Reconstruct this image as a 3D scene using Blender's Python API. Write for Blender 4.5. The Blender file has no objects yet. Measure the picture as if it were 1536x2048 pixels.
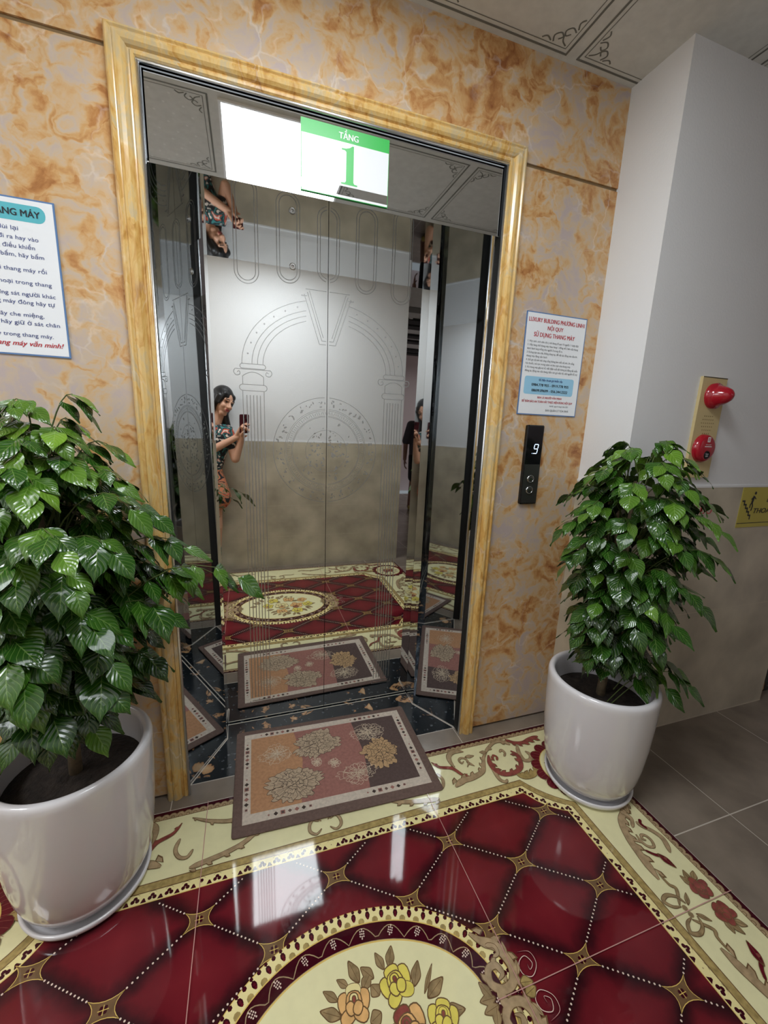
import bpy, bmesh, math, random
from mathutils import Vector, Matrix
random.seed(7)
PI = math.pi
SC = bpy.context.scene
COL = SC.collection

# ------------------------------------------------------------------ camera
CAMPOS = Vector((-0.6152, -1.4578, 1.40))
CR = Vector((0.94893, -0.31312, 0.03850)); CU = Vector((0.02873, 0.20731, 0.97785)); CF = Vector((0.31416, 0.92681, -0.20572))
cam_d = bpy.data.cameras.new('camera'); cam = bpy.data.objects.new('camera', cam_d); COL.objects.link(cam)
mw = Matrix.Identity(4)
for i in range(3):
    mw[i][0] = CR[i]; mw[i][1] = CU[i]; mw[i][2] = -CF[i]; mw[i][3] = CAMPOS[i]
cam.matrix_world = mw
cam_d.sensor_fit = 'HORIZONTAL'; cam_d.sensor_width = 36.0; cam_d.lens = 813.1 / 1536 * 36.0
cam_d.clip_start = 0.01; cam_d.clip_end = 60
SC.camera = cam
# ------------------------------------------------------------------ light levels
LED_STRENGTH = 15.0
SIDE_STRENGTH = 22.0
SC.view_settings.view_transform = 'Standard'; SC.view_settings.look = 'None'
SC.view_settings.exposure = 0.60; SC.view_settings.gamma = 1.0; SC.view_settings.use_curve_mapping = False
world = bpy.data.worlds.new('world'); SC.world = world; world.use_nodes = True
world.node_tree.nodes['Background'].inputs[0].default_value = (0.55, 0.6, 0.65, 1)
world.node_tree.nodes['Background'].inputs[1].default_value = 0.3
SC.cycles.max_bounces = 14; SC.cycles.glossy_bounces = 10; SC.cycles.diffuse_bounces = 4
SC.cycles.caustics_reflective = True; SC.cycles.sample_clamp_indirect = 6.0

# ------------------------------------------------------------------ colours and materials
def lin(c):
    return tuple(((x / 255) / 12.92 if x / 255 <= 0.04045 else ((x / 255 + 0.055) / 1.055) ** 2.4) for x in c) + (1.0,)
MATS = {}
def mat(name, rgb, rough=0.5, metal=0.0, coat=0.0, coat_rough=0.05, spec=0.5, emit=None, strength=0, noise=0, nscale=20, bump=0, bscale=60, nlight=1.0):
    m = bpy.data.materials.new(name); m.use_nodes = True; nt = m.node_tree; b = nt.nodes['Principled BSDF']
    b.inputs['Base Color'].default_value = lin(rgb); b.inputs['Roughness'].default_value = rough
    b.inputs['Metallic'].default_value = metal; b.inputs['Coat Weight'].default_value = coat
    b.inputs['Coat Roughness'].default_value = coat_rough; b.inputs['Specular IOR Level'].default_value = spec
    if emit is not None:
        b.inputs['Emission Color'].default_value = lin(emit); b.inputs['Emission Strength'].default_value = strength
    if noise or bump:
        tc = nt.nodes.new('ShaderNodeTexCoord')
    if noise:
        n = nt.nodes.new('ShaderNodeTexNoise'); n.inputs['Scale'].default_value = nscale; n.inputs['Detail'].default_value = 6
        nt.links.new(tc.outputs['Object'], n.inputs['Vector'])
        r = nt.nodes.new('ShaderNodeValToRGB'); r.color_ramp.elements[0].position = 0.3; r.color_ramp.elements[1].position = 0.7
        c = lin(rgb)
        r.color_ramp.elements[0].color = tuple(x * (1 - noise) for x in c[:3]) + (1,)
        r.color_ramp.elements[1].color = tuple(min(1, x * (1 + noise * nlight)) for x in c[:3]) + (1,)
        nt.links.new(n.outputs['Fac'], r.inputs['Fac']); nt.links.new(r.outputs['Color'], b.inputs['Base Color'])
    if bump:
        n2 = nt.nodes.new('ShaderNodeTexNoise'); n2.inputs['Scale'].default_value = bscale; n2.inputs['Detail'].default_value = 3
        nt.links.new(tc.outputs['Object'], n2.inputs['Vector'])
        bp = nt.nodes.new('ShaderNodeBump'); bp.inputs['Strength'].default_value = bump; bp.inputs['Distance'].default_value = 0.01
        nt.links.new(n2.outputs['Fac'], bp.inputs['Height']); nt.links.new(bp.outputs['Normal'], b.inputs['Normal'])
    MATS[name] = m
    return m

def onyx(name, stops, scale=3.2, flake=16, rough=0.25, distort=1.6, stretch=(1, 1, 1), fl=0.35):
    m = bpy.data.materials.new(name); m.use_nodes = True; nt = m.node_tree; N = nt.nodes; L = nt.links; b = N['Principled BSDF']
    tc = N.new('ShaderNodeTexCoord'); mp = N.new('ShaderNodeMapping'); mp.inputs['Scale'].default_value = stretch
    L.new(tc.outputs['Object'], mp.inputs['Vector'])
    n = N.new('ShaderNodeTexNoise'); n.inputs['Scale'].default_value = scale; n.inputs['Detail'].default_value = 9; n.inputs['Roughness'].default_value = 0.62; n.inputs['Distortion'].default_value = distort
    L.new(mp.outputs['Vector'], n.inputs['Vector'])
    r = N.new('ShaderNodeValToRGB'); cr = r.color_ramp
    while len(cr.elements) < len(stops): cr.elements.new(0.5)
    for e, (p, c) in zip(cr.elements, stops): e.position = p; e.color = lin(c)
    # flakes: warped voronoi
    wn = N.new('ShaderNodeTexNoise'); wn.inputs['Scale'].default_value = 9; wn.inputs['Detail'].default_value = 4
    L.new(mp.outputs['Vector'], wn.inputs['Vector'])
    mx = N.new('ShaderNodeVectorMath'); mx.operation = 'MULTIPLY_ADD'; mx.inputs[1].default_value = (0.16, 0.16, 0.16)
    L.new(wn.outputs['Color'], mx.inputs[0]); L.new(mp.outputs['Vector'], mx.inputs[2])
    v = N.new('ShaderNodeTexVoronoi'); v.feature = 'SMOOTH_F1'; v.inputs['Scale'].default_value = flake; v.inputs['Smoothness'].default_value = 0.25
    L.new(mx.outputs[0], v.inputs['Vector'])
    v2 = N.new('ShaderNodeTexVoronoi'); v2.feature = 'DISTANCE_TO_EDGE'; v2.inputs['Scale'].default_value = flake * 0.8
    L.new(mx.outputs[0], v2.inputs['Vector'])
    # vary the ramp with the flakes
    ad = N.new('ShaderNodeMath'); ad.operation = 'MULTIPLY_ADD'; ad.inputs[1].default_value = fl
    nf = N.new('ShaderNodeTexNoise'); nf.inputs['Scale'].default_value = scale * 3.4; nf.inputs['Detail'].default_value = 7; nf.inputs['Distortion'].default_value = 2.0
    L.new(mx.outputs[0], nf.inputs['Vector'])
    bl = N.new('ShaderNodeMath'); bl.operation = 'MULTIPLY_ADD'; bl.inputs[1].default_value = 0.5; L.new(nf.outputs['Fac'], bl.inputs[0])
    hf = N.new('ShaderNodeMath'); hf.operation = 'MULTIPLY'; hf.inputs[1].default_value = 0.62; L.new(n.outputs['Fac'], hf.inputs[0]); L.new(hf.outputs[0], bl.inputs[2])
    vc = N.new('ShaderNodeTexVoronoi'); vc.inputs['Scale'].default_value = flake * 1.3; L.new(mx.outputs[0], vc.inputs['Vector'])
    sc_ = N.new('ShaderNodeSeparateColor'); L.new(vc.outputs['Color'], sc_.inputs[0])
    L.new(sc_.outputs[0], ad.inputs[0]); L.new(bl.outputs[0], ad.inputs[2])
    sb = N.new('ShaderNodeMath'); sb.operation = 'SUBTRACT'; sb.inputs[1].default_value = fl * 0.5 + 0.036; L.new(ad.outputs[0], sb.inputs[0])
    L.new(sb.outputs[0], r.inputs['Fac'])
    rr = N.new('ShaderNodeValToRGB'); rr.color_ramp.elements[0].position = 0.0; rr.color_ramp.elements[1].position = 0.05
    rr.color_ramp.elements[0].color = (0.30, 0.29, 0.27, 1); rr.color_ramp.elements[1].color = (0, 0, 0, 1)
    L.new(v2.outputs['Distance'], rr.inputs['Fac'])
    # break the veins up with noise
    n3 = N.new('ShaderNodeTexNoise'); n3.inputs['Scale'].default_value = 6; n3.inputs['Detail'].default_value = 2
    L.new(tc.outputs['Object'], n3.inputs['Vector'])
    r3 = N.new('ShaderNodeValToRGB'); r3.color_ramp.elements[0].position = 0.45; r3.color_ramp.elements[1].position = 0.65
    L.new(n3.outputs['Fac'], r3.inputs['Fac'])
    mu = N.new('ShaderNodeMix'); mu.data_type = 'RGBA'; mu.blend_type = 'MULTIPLY'; mu.inputs[0].default_value = 1
    L.new(rr.outputs['Color'], mu.inputs[6]); L.new(r3.outputs['Color'], mu.inputs[7])
    mi = N.new('ShaderNodeMix'); mi.data_type = 'RGBA'; mi.blend_type = 'SCREEN'; mi.inputs[0].default_value = 0.8
    L.new(r.outputs['Color'], mi.inputs[6]); L.new(mu.outputs[2], mi.inputs[7])
    L.new(mi.outputs[2], b.inputs['Base Color'])
    b.inputs['Roughness'].default_value = rough
    MATS[name] = m
    return m

MARBLE_STOPS = [(0.33, (148, 92, 52)), (0.41, (186, 132, 80)), (0.47, (206, 162, 108)), (0.52, (208, 176, 136)), (0.575, (200, 180, 158)), (0.66, (190, 174, 170))]
onyx('marble_panel', MARBLE_STOPS, scale=2.6, flake=11, rough=0.22, fl=0.075, distort=1.2)
onyx('gold_marble', [(0.3, (170, 120, 55)), (0.42, (206, 160, 88)), (0.52, (222, 186, 118)), (0.62, (200, 180, 140)), (0.72, (226, 190, 120))], scale=6, flake=20, rough=0.18, fl=0.1, stretch=(1, 1, 0.35))
mat('seam_brown', (128, 104, 70), 0.5)
mat('white_plaster', (226, 226, 226), 0.6, bump=0.10, bscale=130)
mat('white_skim', (232, 232, 232), 0.6, bump=0.08, bscale=130)
mat('pink_plaster', (224, 206, 204), 0.6)
mat('beige_tile', (192, 182, 161), 0.28, noise=0.26, nscale=4.0, bump=0.02)
mat('tile_grout', (206, 196, 176), 0.7)
mat('brown_tile', (130, 118, 105), 0.22, noise=0.2, nscale=6)
mat('floor_grout', (196, 186, 172), 0.7)
mat('ceiling_panel', (216, 216, 212), 0.8, noise=0.06, nscale=30)
mat('ceiling_groove', (118, 118, 112), 0.8)
mat('ceiling_relief', (150, 150, 144), 0.8)
mat('ceiling_dots', (232, 232, 228), 0.7)
mat('mirror_steel', (232, 234, 233), 0.015, metal=1.0)
mat('jamb_steel', (212, 215, 217), 0.02, metal=1.0, bump=0.012, bscale=3.0)
mat('return_steel', (196, 199, 201), 0.03, metal=1.0)
mat('soffit_steel', (214, 217, 219), 0.02, metal=1.0)
mat('transom_steel', (222, 225, 227), 0.02, metal=1.0)
mat('chrome_edge', (240, 243, 245), 0.30, metal=1.0)
mat('etched_steel', (178, 179, 178), 0.36, metal=0.9)
mat('black_gap', (16, 17, 18), 0.5)
mat('white_ceramic', (226, 224, 226), 0.16, coat=0.6, coat_rough=0.03)
mat('soil', (46, 38, 32), 0.95, noise=0.5, nscale=40, bump=0.8, bscale=70)
mat('bark', (120, 104, 80), 0.8, noise=0.25, nscale=60)
mat('young_stem', (78, 92, 40), 0.6)
mat('led_white', (255, 255, 255), 0.5, emit=(244, 250, 255), strength=LED_STRENGTH)
mat('led_side', (255, 255, 255), 0.5, emit=(246, 250, 255), strength=SIDE_STRENGTH)
mat('lamp_frame', (238, 238, 238), 0.4)
mat('paper_white', (240, 243, 246), 0.3)
mat('notice_blue', (92, 128, 176), 0.4)
mat('teal', (92, 186, 198), 0.4)
mat('sky_blue', (156, 208, 236), 0.4)
mat('ink_black', (30, 32, 40), 0.5)
mat('ink_navy', (44, 62, 128), 0.5)
mat('ink_red', (186, 34, 48), 0.5)
mat('sign_green', (52, 184, 78), 0.35)
mat('sign_white', (238, 240, 242), 0.12, spec=0.3)
mat('panel_black', (14, 15, 17), 0.12)
mat('panel_grey', (92, 92, 90), 0.34, metal=0.8)
mat('button_steel', (170, 172, 172), 0.2, metal=1.0)
mat('led_digit', (200, 225, 255), 0.4, emit=(190, 220, 255), strength=1.6)
mat('cream_metal', (206, 186, 136), 0.4)
mat('cream_hole', (130, 108, 66), 0.7)
mat('alarm_red', (172, 22, 40), 0.16, coat=0.5)
mat('alarm_black', (22, 18, 20), 0.3)
mat('sign_gold', (190, 176, 72), 0.3)
mat('grey_frame', (205, 206, 204), 0.5)
mat('dark_slat', (12, 12, 12), 0.7)
mat('hair', (18, 16, 17), 0.42)
mat('skin', (214, 164, 136), 0.5)
mat('skin_dark', (132, 92, 74), 0.55)
mat('lips', (176, 84, 80), 0.4)
mat('eye_white', (235, 232, 228), 0.2)
mat('tee_dark', (62, 56, 60), 0.9)
mat('shorts_black', (16, 16, 18), 0.9)
mat('phone_maroon', (92, 40, 52), 0.25, metal=0.3)
mat('phone_glass', (10, 10, 12), 0.06)
mat('sandal', (168, 146, 62), 0.6)
mat('dome_black', (20, 22, 26), 0.12)
# patterned floor tiles: everything printed under one glaze
def tile(name, rgb, noise=0.08, nscale=30):
    return mat(name, rgb, 0.045, noise=noise, nscale=nscale, spec=0.42)
tile('cream', (232, 226, 178), 0.03)
tile('cream_line', (236, 222, 160), 0.02)
tile('tan', (170, 146, 112), 0.22, 60)
tile('tan_dark', (112, 86, 58), 0.15, 60)
tile('gold_band', (168, 146, 92), 0.3, 60)
tile('gold_line', (222, 190, 104), 0.05)
tile('maroon', (98, 20, 34), 0.15)
tile('maroon_dark', (62, 12, 24), 0.2)
tile('petal_rose', (142, 74, 66), 0.25, 60)
tile('rose_yellow', (228, 212, 100), 0.08, 40)
tile('rose_peach', (226, 178, 116), 0.15, 40)
tile('leaf_brown', (150, 128, 92), 0.3, 50)
tile('pearl', (226, 204, 188), 0.02)
tile('grout_pink', (196, 148, 140), 0.02)
tile('grout_cream', (206, 200, 160), 0.02)

def field_material():
    m = bpy.data.materials.new('quilted_red'); m.use_nodes = True; nt = m.node_tree; N = nt.nodes; L = nt.links; b = N['Principled BSDF']
    tc = N.new('ShaderNodeTexCoord'); sp = N.new('ShaderNodeSeparateXYZ'); L.new(tc.outputs['Object'], sp.inputs[0])
    def M(op, a, bb=None, c=None):
        n = N.new('ShaderNodeMath'); n.operation = op
        for i, x in enumerate((a, bb, c)):
            if x is None: continue
            if isinstance(x, (int, float)): n.inputs[i].default_value = x
            else: L.new(x, n.inputs[i])
        return n.outputs[0]
    u = M('DIVIDE', M('ADD', sp.outputs[0], 0.387), 0.3975); v = M('DIVIDE', M('ADD', sp.outputs[1], 0.457), 0.264)
    def edge(x):
        return M('PINGPONG', x, 0.5)
    e = M('MINIMUM', edge(M('ADD', u, v)), edge(M('SUBTRACT', u, v)))
    n = N.new('ShaderNodeTexNoise'); n.inputs['Scale'].default_value = 22; n.inputs['Detail'].default_value = 5; L.new(tc.outputs['Object'], n.inputs['Vector'])
    e2 = M('ADD', e, M('MULTIPLY', M('SUBTRACT', n.outputs['Fac'], 0.5), 0.16))
    r = N.new('ShaderNodeValToRGB'); cr = r.color_ramp
    for _ in range(2): cr.elements.new(0.5)
    for el, (p, c) in zip(cr.elements, [(0.0, (44, 18, 22)), (0.05, (62, 20, 26)), (0.17, (104, 28, 36)), (0.5, (120, 36, 43))]): el.position = p; el.color = lin(c)
    L.new(e2, r.inputs['Fac']); L.new(r.outputs['Color'], b.inputs['Base Color'])
    b.inputs['Roughness'].default_value = 0.045; b.inputs['Specular IOR Level'].default_value = 0.42
    MATS['quilted_red'] = m
field_material()

def granite_material():
    m = bpy.data.materials.new('black_granite'); m.use_nodes = True; nt = m.node_tree; N = nt.nodes; L = nt.links; b = N['Principled BSDF']
    tc = N.new('ShaderNodeTexCoord')
    n = N.new('ShaderNodeTexNoise'); n.inputs['Scale'].default_value = 11; n.inputs['Detail'].default_value = 6; n.inputs['Distortion'].default_value = 1.2; L.new(tc.outputs['Object'], n.inputs['Vector'])
    r = N.new('ShaderNodeValToRGB'); cr = r.color_ramp
    for _ in range(2): cr.elements.new(0.5)
    for el, (p, c) in zip(cr.elements, [(0.0, (20, 24, 28)), (0.615, (27, 32, 36)), (0.635, (176, 130, 88)), (0.75, (204, 172, 132))]): el.position = p; el.color = lin(c)
    L.new(n.outputs['Fac'], r.inputs['Fac'])
    n2 = N.new('ShaderNodeTexNoise'); n2.inputs['Scale'].default_value = 45; n2.inputs['Detail'].default_value = 3; L.new(tc.outputs['Object'], n2.inputs['Vector'])
    r2 = N.new('ShaderNodeValToRGB'); r2.color_ramp.elements[0].position = 0.62; r2.color_ramp.elements[1].position = 0.72
    r2.color_ramp.elements[0].color = (0, 0, 0, 1); r2.color_ramp.elements[1].color = (0.12, 0.13, 0.14, 1); L.new(n2.outputs['Fac'], r2.inputs['Fac'])
    mi = N.new('ShaderNodeMix'); mi.data_type = 'RGBA'; mi.blend_type = 'ADD'; mi.inputs[0].default_value = 1; L.new(r.outputs['Color'], mi.inputs[6]); L.new(r2.outputs['Color'], mi.inputs[7])
    L.new(mi.outputs[2], b.inputs['Base Color']); b.inputs['Roughness'].default_value = 0.12
    MATS['black_granite'] = m
granite_material()

def leaf_material():
    m = bpy.data.materials.new('glossy_leaf'); m.use_nodes = True; nt = m.node_tree; N = nt.nodes; L = nt.links; b = N['Principled BSDF']
    uv = N.new('ShaderNodeUVMap'); sp = N.new('ShaderNodeSeparateXYZ'); L.new(uv.outputs[0], sp.inputs[0])
    def M(op, a, bb=None):
        n = N.new('ShaderNodeMath'); n.operation = op
        for i, x in enumerate((a, bb)):
            if x is None: continue
            if isinstance(x, (int, float)): n.inputs[i].default_value = x
            else: L.new(x, n.inputs[i])
        return n.outputs[0]
    du = M('ABSOLUTE', M('SUBTRACT', sp.outputs[0], 0.5))
    ph = M('SUBTRACT', M('MULTIPLY', sp.outputs[1], 7.0), M('MULTIPLY', du, 5.0))
    w = M('PINGPONG', ph, 0.5)                       # side veins
    mid = M('LESS_THAN', du, 0.018)
    vein = M('MAXIMUM', M('LESS_THAN', w, 0.05), mid)
    tc = N.new('ShaderNodeTexCoord'); n = N.new('ShaderNodeTexNoise'); n.inputs['Scale'].default_value = 7; L.new(tc.outputs['Object'], n.inputs['Vector'])
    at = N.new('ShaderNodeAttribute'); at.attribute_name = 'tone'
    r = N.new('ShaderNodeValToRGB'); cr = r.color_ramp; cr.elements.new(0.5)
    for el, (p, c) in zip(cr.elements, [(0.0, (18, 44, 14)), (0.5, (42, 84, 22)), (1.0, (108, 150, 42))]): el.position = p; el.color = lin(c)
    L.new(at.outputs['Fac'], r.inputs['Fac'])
    mi = N.new('ShaderNodeMix'); mi.data_type = 'RGBA'; L.new(M('MULTIPLY', vein, 0.32), mi.inputs[0]); L.new(r.outputs['Color'], mi.inputs[6]); mi.inputs[7].default_value = lin((150, 182, 96))
    L.new(mi.outputs[2], b.inputs['Base Color'])
    bp = N.new('ShaderNodeBump'); bp.inputs['Strength'].default_value = 0.5; bp.inputs['Distance'].default_value = 0.0035
    L.new(M('ADD', M('MULTIPLY', w, 1.0), M('MULTIPLY', n.outputs['Fac'], 0.4)), bp.inputs['Height']); L.new(bp.outputs['Normal'], b.inputs['Normal'])
    b.inputs['Roughness'].default_value = 0.2; b.inputs['Specular IOR Level'].default_value = 0.55
    b.inputs['Coat Weight'].default_value = 0.25; b.inputs['Coat Roughness'].default_value = 0.1
    MATS['glossy_leaf'] = m
leaf_material()

def cloth_print(name, base, cols, scale=14):
    m = bpy.data.materials.new(name); m.use_nodes = True; nt = m.node_tree; N = nt.nodes; L = nt.links; b = N['Principled BSDF']
    tc = N.new('ShaderNodeTexCoord'); n = N.new('ShaderNodeTexNoise'); n.inputs['Scale'].default_value = scale; n.inputs['Detail'].default_value = 1; n.inputs['Distortion'].default_value = 1.5; L.new(tc.outputs['Object'], n.inputs['Vector'])
    r = N.new('ShaderNodeValToRGB'); cr = r.color_ramp; cr.interpolation = 'CONSTANT'
    st = [(0.0, cols[0]), (0.38, base), (0.50, cols[1]), (0.56, base), (0.62, cols[2]), (0.7, cols[0])]
    while len(cr.elements) < len(st): cr.elements.new(0.5)
    for e, (p, c) in zip(cr.elements, st): e.position = p; e.color = lin(c)
    L.new(n.outputs['Fac'], r.inputs['Fac']); L.new(r.outputs['Color'], b.inputs['Base Color']); b.inputs['Roughness'].default_value = 0.85
    MATS[name] = m
cloth_print('floral_top', (30, 34, 40), [(226, 216, 204), (60, 130, 130), (206, 96, 74)])
cloth_print('floral_skirt', (214, 132, 96), [(40, 44, 46), (110, 122, 96), (206, 84, 62)], 12)
# door mat colours
def woven(name, rgb): return mat(name, rgb, 0.95, noise=0.12, nscale=90, bump=0.35, bscale=260, spec=0.15)
woven('mat_brown', (112, 92, 84)); woven('mat_cream', (206, 192, 176)); woven('mat_tan', (186, 140, 104)); woven('mat_rose', (160, 112, 102))
woven('mat_dark', (94, 78, 74)); woven('mat_line', (216, 196, 170)); woven('mat_petal', (186, 164, 138)); woven('mat_ink', (74, 62, 56)); woven('mat_gold', (192, 158, 118))

# ------------------------------------------------------------------ mesh helpers
class MB:
    def __init__(self): self.v = []; self.f = []; self.m = []; self.names = []; self.sm = []
    def mi(self, name):
        if name not in self.names: self.names.append(name)
        return self.names.index(name)
    def add(self, vs, fs, m, smooth=False):
        o = len(self.v); self.v += [tuple(x) for x in vs]; k = self.mi(m)
        for f in fs: self.f.append([o + i for i in f]); self.m.append(k); self.sm.append(smooth)
    def box(self, x0, y0, z0, x1, y1, z1, m):
        vs = [(x, y, z) for x in (x0, x1) for y in (y0, y1) for z in (z0, z1)]
        self.add(vs, [(0, 1, 3, 2), (4, 6, 7, 5), (0, 4, 5, 1), (2, 3, 7, 6), (0, 2, 6, 4), (1, 5, 7, 3)], m)
    def prism(self, poly, z0, z1, m):
        n = len(poly); vs = [(x, y, z0) for x, y in poly] + [(x, y, z1) for x, y in poly]
        self.add(vs, [tuple(range(n))[::-1], tuple(range(n, 2 * n))] + [(i, (i + 1) % n, n + (i + 1) % n, n + i) for i in range(n)], m)
    def lathe(self, prof, c, m, seg=64, axis='z', a0=0, smooth=True):
        n = len(prof); vs = []
        for s in range(seg):
            a = 2 * PI * s / seg; ca, sa = math.cos(a), math.sin(a)
            for r, h in prof:
                if axis == 'z': vs.append((c[0] + r * ca, c[1] + r * sa, c[2] + h))
                else: vs.append((c[0] + r * ca, c[1] - h, c[2] + r * sa))     # axis toward -y
        fs = []
        for s in range(seg):
            t = (s + 1) % seg
            for i in range(n - 1): fs.append((s * n + i, t * n + i, t * n + i + 1, s * n + i + 1))
        self.add(vs, fs, m, smooth)
    def tube(self, pts, rad, m, seg=8, cap=True):
        pts = [Vector(p) for p in pts]; n = len(pts)
        if isinstance(rad, (int, float)): rad = [rad] * n
        vs = []; up = None
        for i, p in enumerate(pts):
            d = (pts[min(i + 1, n - 1)] - pts[max(i - 1, 0)]).normalized()
            if up is None: up = Vector((0, 0, 1)) if abs(d.z) < 0.9 else Vector((1, 0, 0))
            a = d.cross(up).normalized(); bb = a.cross(d).normalized(); up = bb
            for k in range(seg):
                t = 2 * PI * k / seg; vs.append(p + (a * math.cos(t) + bb * math.sin(t)) * rad[i])
        fs = [(i * seg + k, i * seg + (k + 1) % seg, (i + 1) * seg + (k + 1) % seg, (i + 1) * seg + k) for i in range(n - 1) for k in range(seg)]
        if cap: fs += [tuple(range(seg))[::-1], tuple(range((n - 1) * seg, n * seg))]
        self.add(vs, fs, m, True)
    def build(self, name, parent=None, label=None, cat=None, group=None, kind=None, auto=True):
        me = bpy.data.meshes.new(name); me.from_pydata(self.v, [], self.f)
        for n in self.names: me.materials.append(MATS[n])
        me.polygons.foreach_set('material_index', self.m); me.polygons.foreach_set('use_smooth', self.sm)
        me.update()
        o = bpy.data.objects.new(name, me); COL.objects.link(o); o.parent = parent
        tag(o, label, cat, group, kind)
        return o
def tag(o, label=None, cat=None, group=None, kind=None):
    if label: o['label'] = label
    if cat: o['category'] = cat
    if group: o['group'] = group
    if kind: o['kind'] = kind
def thing(name, label, cat, loc=(0, 0, 0), group=None):
    o = bpy.data.objects.new(name, None); COL.objects.link(o); o.empty_display_size = 0.05
    tag(o, label, cat, group)
    return o

LAY = 0.00018
class Art:
    """flat print: (u, v) on a plane, layer k lifts a little along the normal"""
    def __init__(self, mb, O, U, V, Nn, lay=LAY):
        self.mb = mb; self.O = Vector(O); self.U = Vector(U); self.V = Vector(V); self.N = Vector(Nn); self.lay = lay
    cnt = 0
    def P(self, p, k): return self.O + self.U * p[0] + self.V * p[1] + self.N * (self.lay * (k + 0.05 * (Art.cnt % 16)))
    def poly(self, pts, m, k): Art.cnt += 1; self.mb.add([self.P(p, k) for p in pts], [tuple(range(len(pts)))], m)
    def rect(self, u0, v0, u1, v1, m, k): self.poly([(u0, v0), (u1, v0), (u1, v1), (u0, v1)], m, k)
    def disc(self, c, r, m, k, n=12, sx=1, sy=1, rot=0):
        cr, sr = math.cos(rot), math.sin(rot); pts = []
        for i in range(n):
            a = 2 * PI * i / n; x, y = r * sx * math.cos(a), r * sy * math.sin(a)
            pts.append((c[0] + x * cr - y * sr, c[1] + x * sr + y * cr))
        self.poly(pts, m, k)
    def stroke(self, pts, w, m, k, closed=False):
        Art.cnt += 1
        n = len(pts)
        if n < 2: return
        if isinstance(w, (int, float)): w = [w] * n
        L = []; Rr = []
        for i in range(n):
            a = pts[(i - 1) % n] if (closed or i > 0) else pts[i]; b = pts[(i + 1) % n] if (closed or i < n - 1) else pts[i]
            dx, dy = b[0] - a[0], b[1] - a[1]; l = math.hypot(dx, dy) or 1
            nx, ny = -dy / l, dx / l; h = w[i] / 2
            L.append((pts[i][0] + nx * h, pts[i][1] + ny * h)); Rr.append((pts[i][0] - nx * h, pts[i][1] - ny * h))
        vs = [self.P(p, k) for p in L] + [self.P(p, k) for p in Rr]
        fs = [(i, i + 1, n + i + 1, n + i) for i in range(n - 1)]
        if closed: fs.append((n - 1, 0, n, 2 * n - 1))
        self.mb.add(vs, fs, m)
    def glyphs(self, s, size, off, shear):
        """tessellated writing as (points, faces)"""
        cu = bpy.data.curves.new('t', 'FONT'); cu.body = s; cu.size = size; cu.offset = off * size; cu.shear = shear; cu.resolution_u = 3
        ob = bpy.data.objects.new('t', cu); COL.objects.link(ob)
        me = bpy.data.meshes.new_from_object(ob.evaluated_get(bpy.context.evaluated_depsgraph_get()))
        r = ([(v.co.x, v.co.y) for v in me.vertices], [tuple(p.vertices) for p in me.polygons])
        bpy.data.objects.remove(ob); bpy.data.meshes.remove(me); bpy.data.curves.remove(cu)
        return r
    def text(self, s, x, y, size, m, k, align='LEFT', sx=1.0, bold=0.0, shear=0.0, width=None):
        # horned vowels need a hair of offset to fill cleanly, the other words none
        words = s.split(' '); parts = []; pre = ''
        for w in words:
            pre = (pre + ' ' + w) if pre else w
            right = max(p[0] for p in self.glyphs(pre, size, 0, shear)[0])
            horn = any(ch in 'ơờởỡợớưừửữựứƠỜỞỠỢỚƯỪỬỮỰỨ' for ch in w)
            v, f = self.glyphs(w, size, 0.004 if horn else 0.0, shear); dx = right - max(p[0] for p in v)
            parts.append(([(p[0] + dx, p[1]) for p in v], f))
        x0 = min(p[0] for v, f in parts for p in v); x1 = max(p[0] for v, f in parts for p in v); wd = (x1 - x0) or 1
        if width: sx = width / wd
        ox = x - (0 if align == 'LEFT' else wd * sx / 2 if align == 'CENTER' else wd * sx)
        for q, sh_ in enumerate((0.0,) if bold < 0.008 else (-1.0, 0.0, 1.0)):      # heavier strokes: stacked prints a hair apart
            Art.cnt += 1
            for v, f in parts: self.mb.add([self.P((ox + (p[0] - x0) * sx + sh_ * size * 0.022 * min(1, sx * 1.2), y + p[1]), k + q * 0.3) for p in v], f, m)

def smooth(pts, n=6, closed=False):
    """Catmull-Rom through points"""
    P = [Vector((p[0], p[1], 0)) for p in pts]; out = []; N_ = len(P)
    rng = range(N_ if closed else N_ - 1)
    for i in rng:
        p0 = P[(i - 1) % N_] if (closed or i > 0) else P[i]; p1 = P[i]; p2 = P[(i + 1) % N_]; p3 = P[(i + 2) % N_] if (closed or i < N_ - 2) else P[(i + 1) % N_]
        for j in range(n):
            t = j / n; q = 0.5 * ((2 * p1) + (-p0 + p2) * t + (2 * p0 - 5 * p1 + 4 * p2 - p3) * t * t + (-p0 + 3 * p1 - 3 * p2 + p3) * t ** 3)
            out.append((q.x, q.y))
    if not closed: out.append((P[-1].x, P[-1].y))
    return out
LAY = 0.0001
# ------------------------------------------------------------------ the room
CX, CY = -0.39, -0.857; HX, HY = 1.19, 0.79
X0, X1, Y0, Y1 = CX - HX, CX + HX, CY - HY, CY + HY
YB = -1.73; ZC = 2.681; XK = 0.797; DK = 0.236; XE = 2.035; ZW = 1.2

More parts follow.
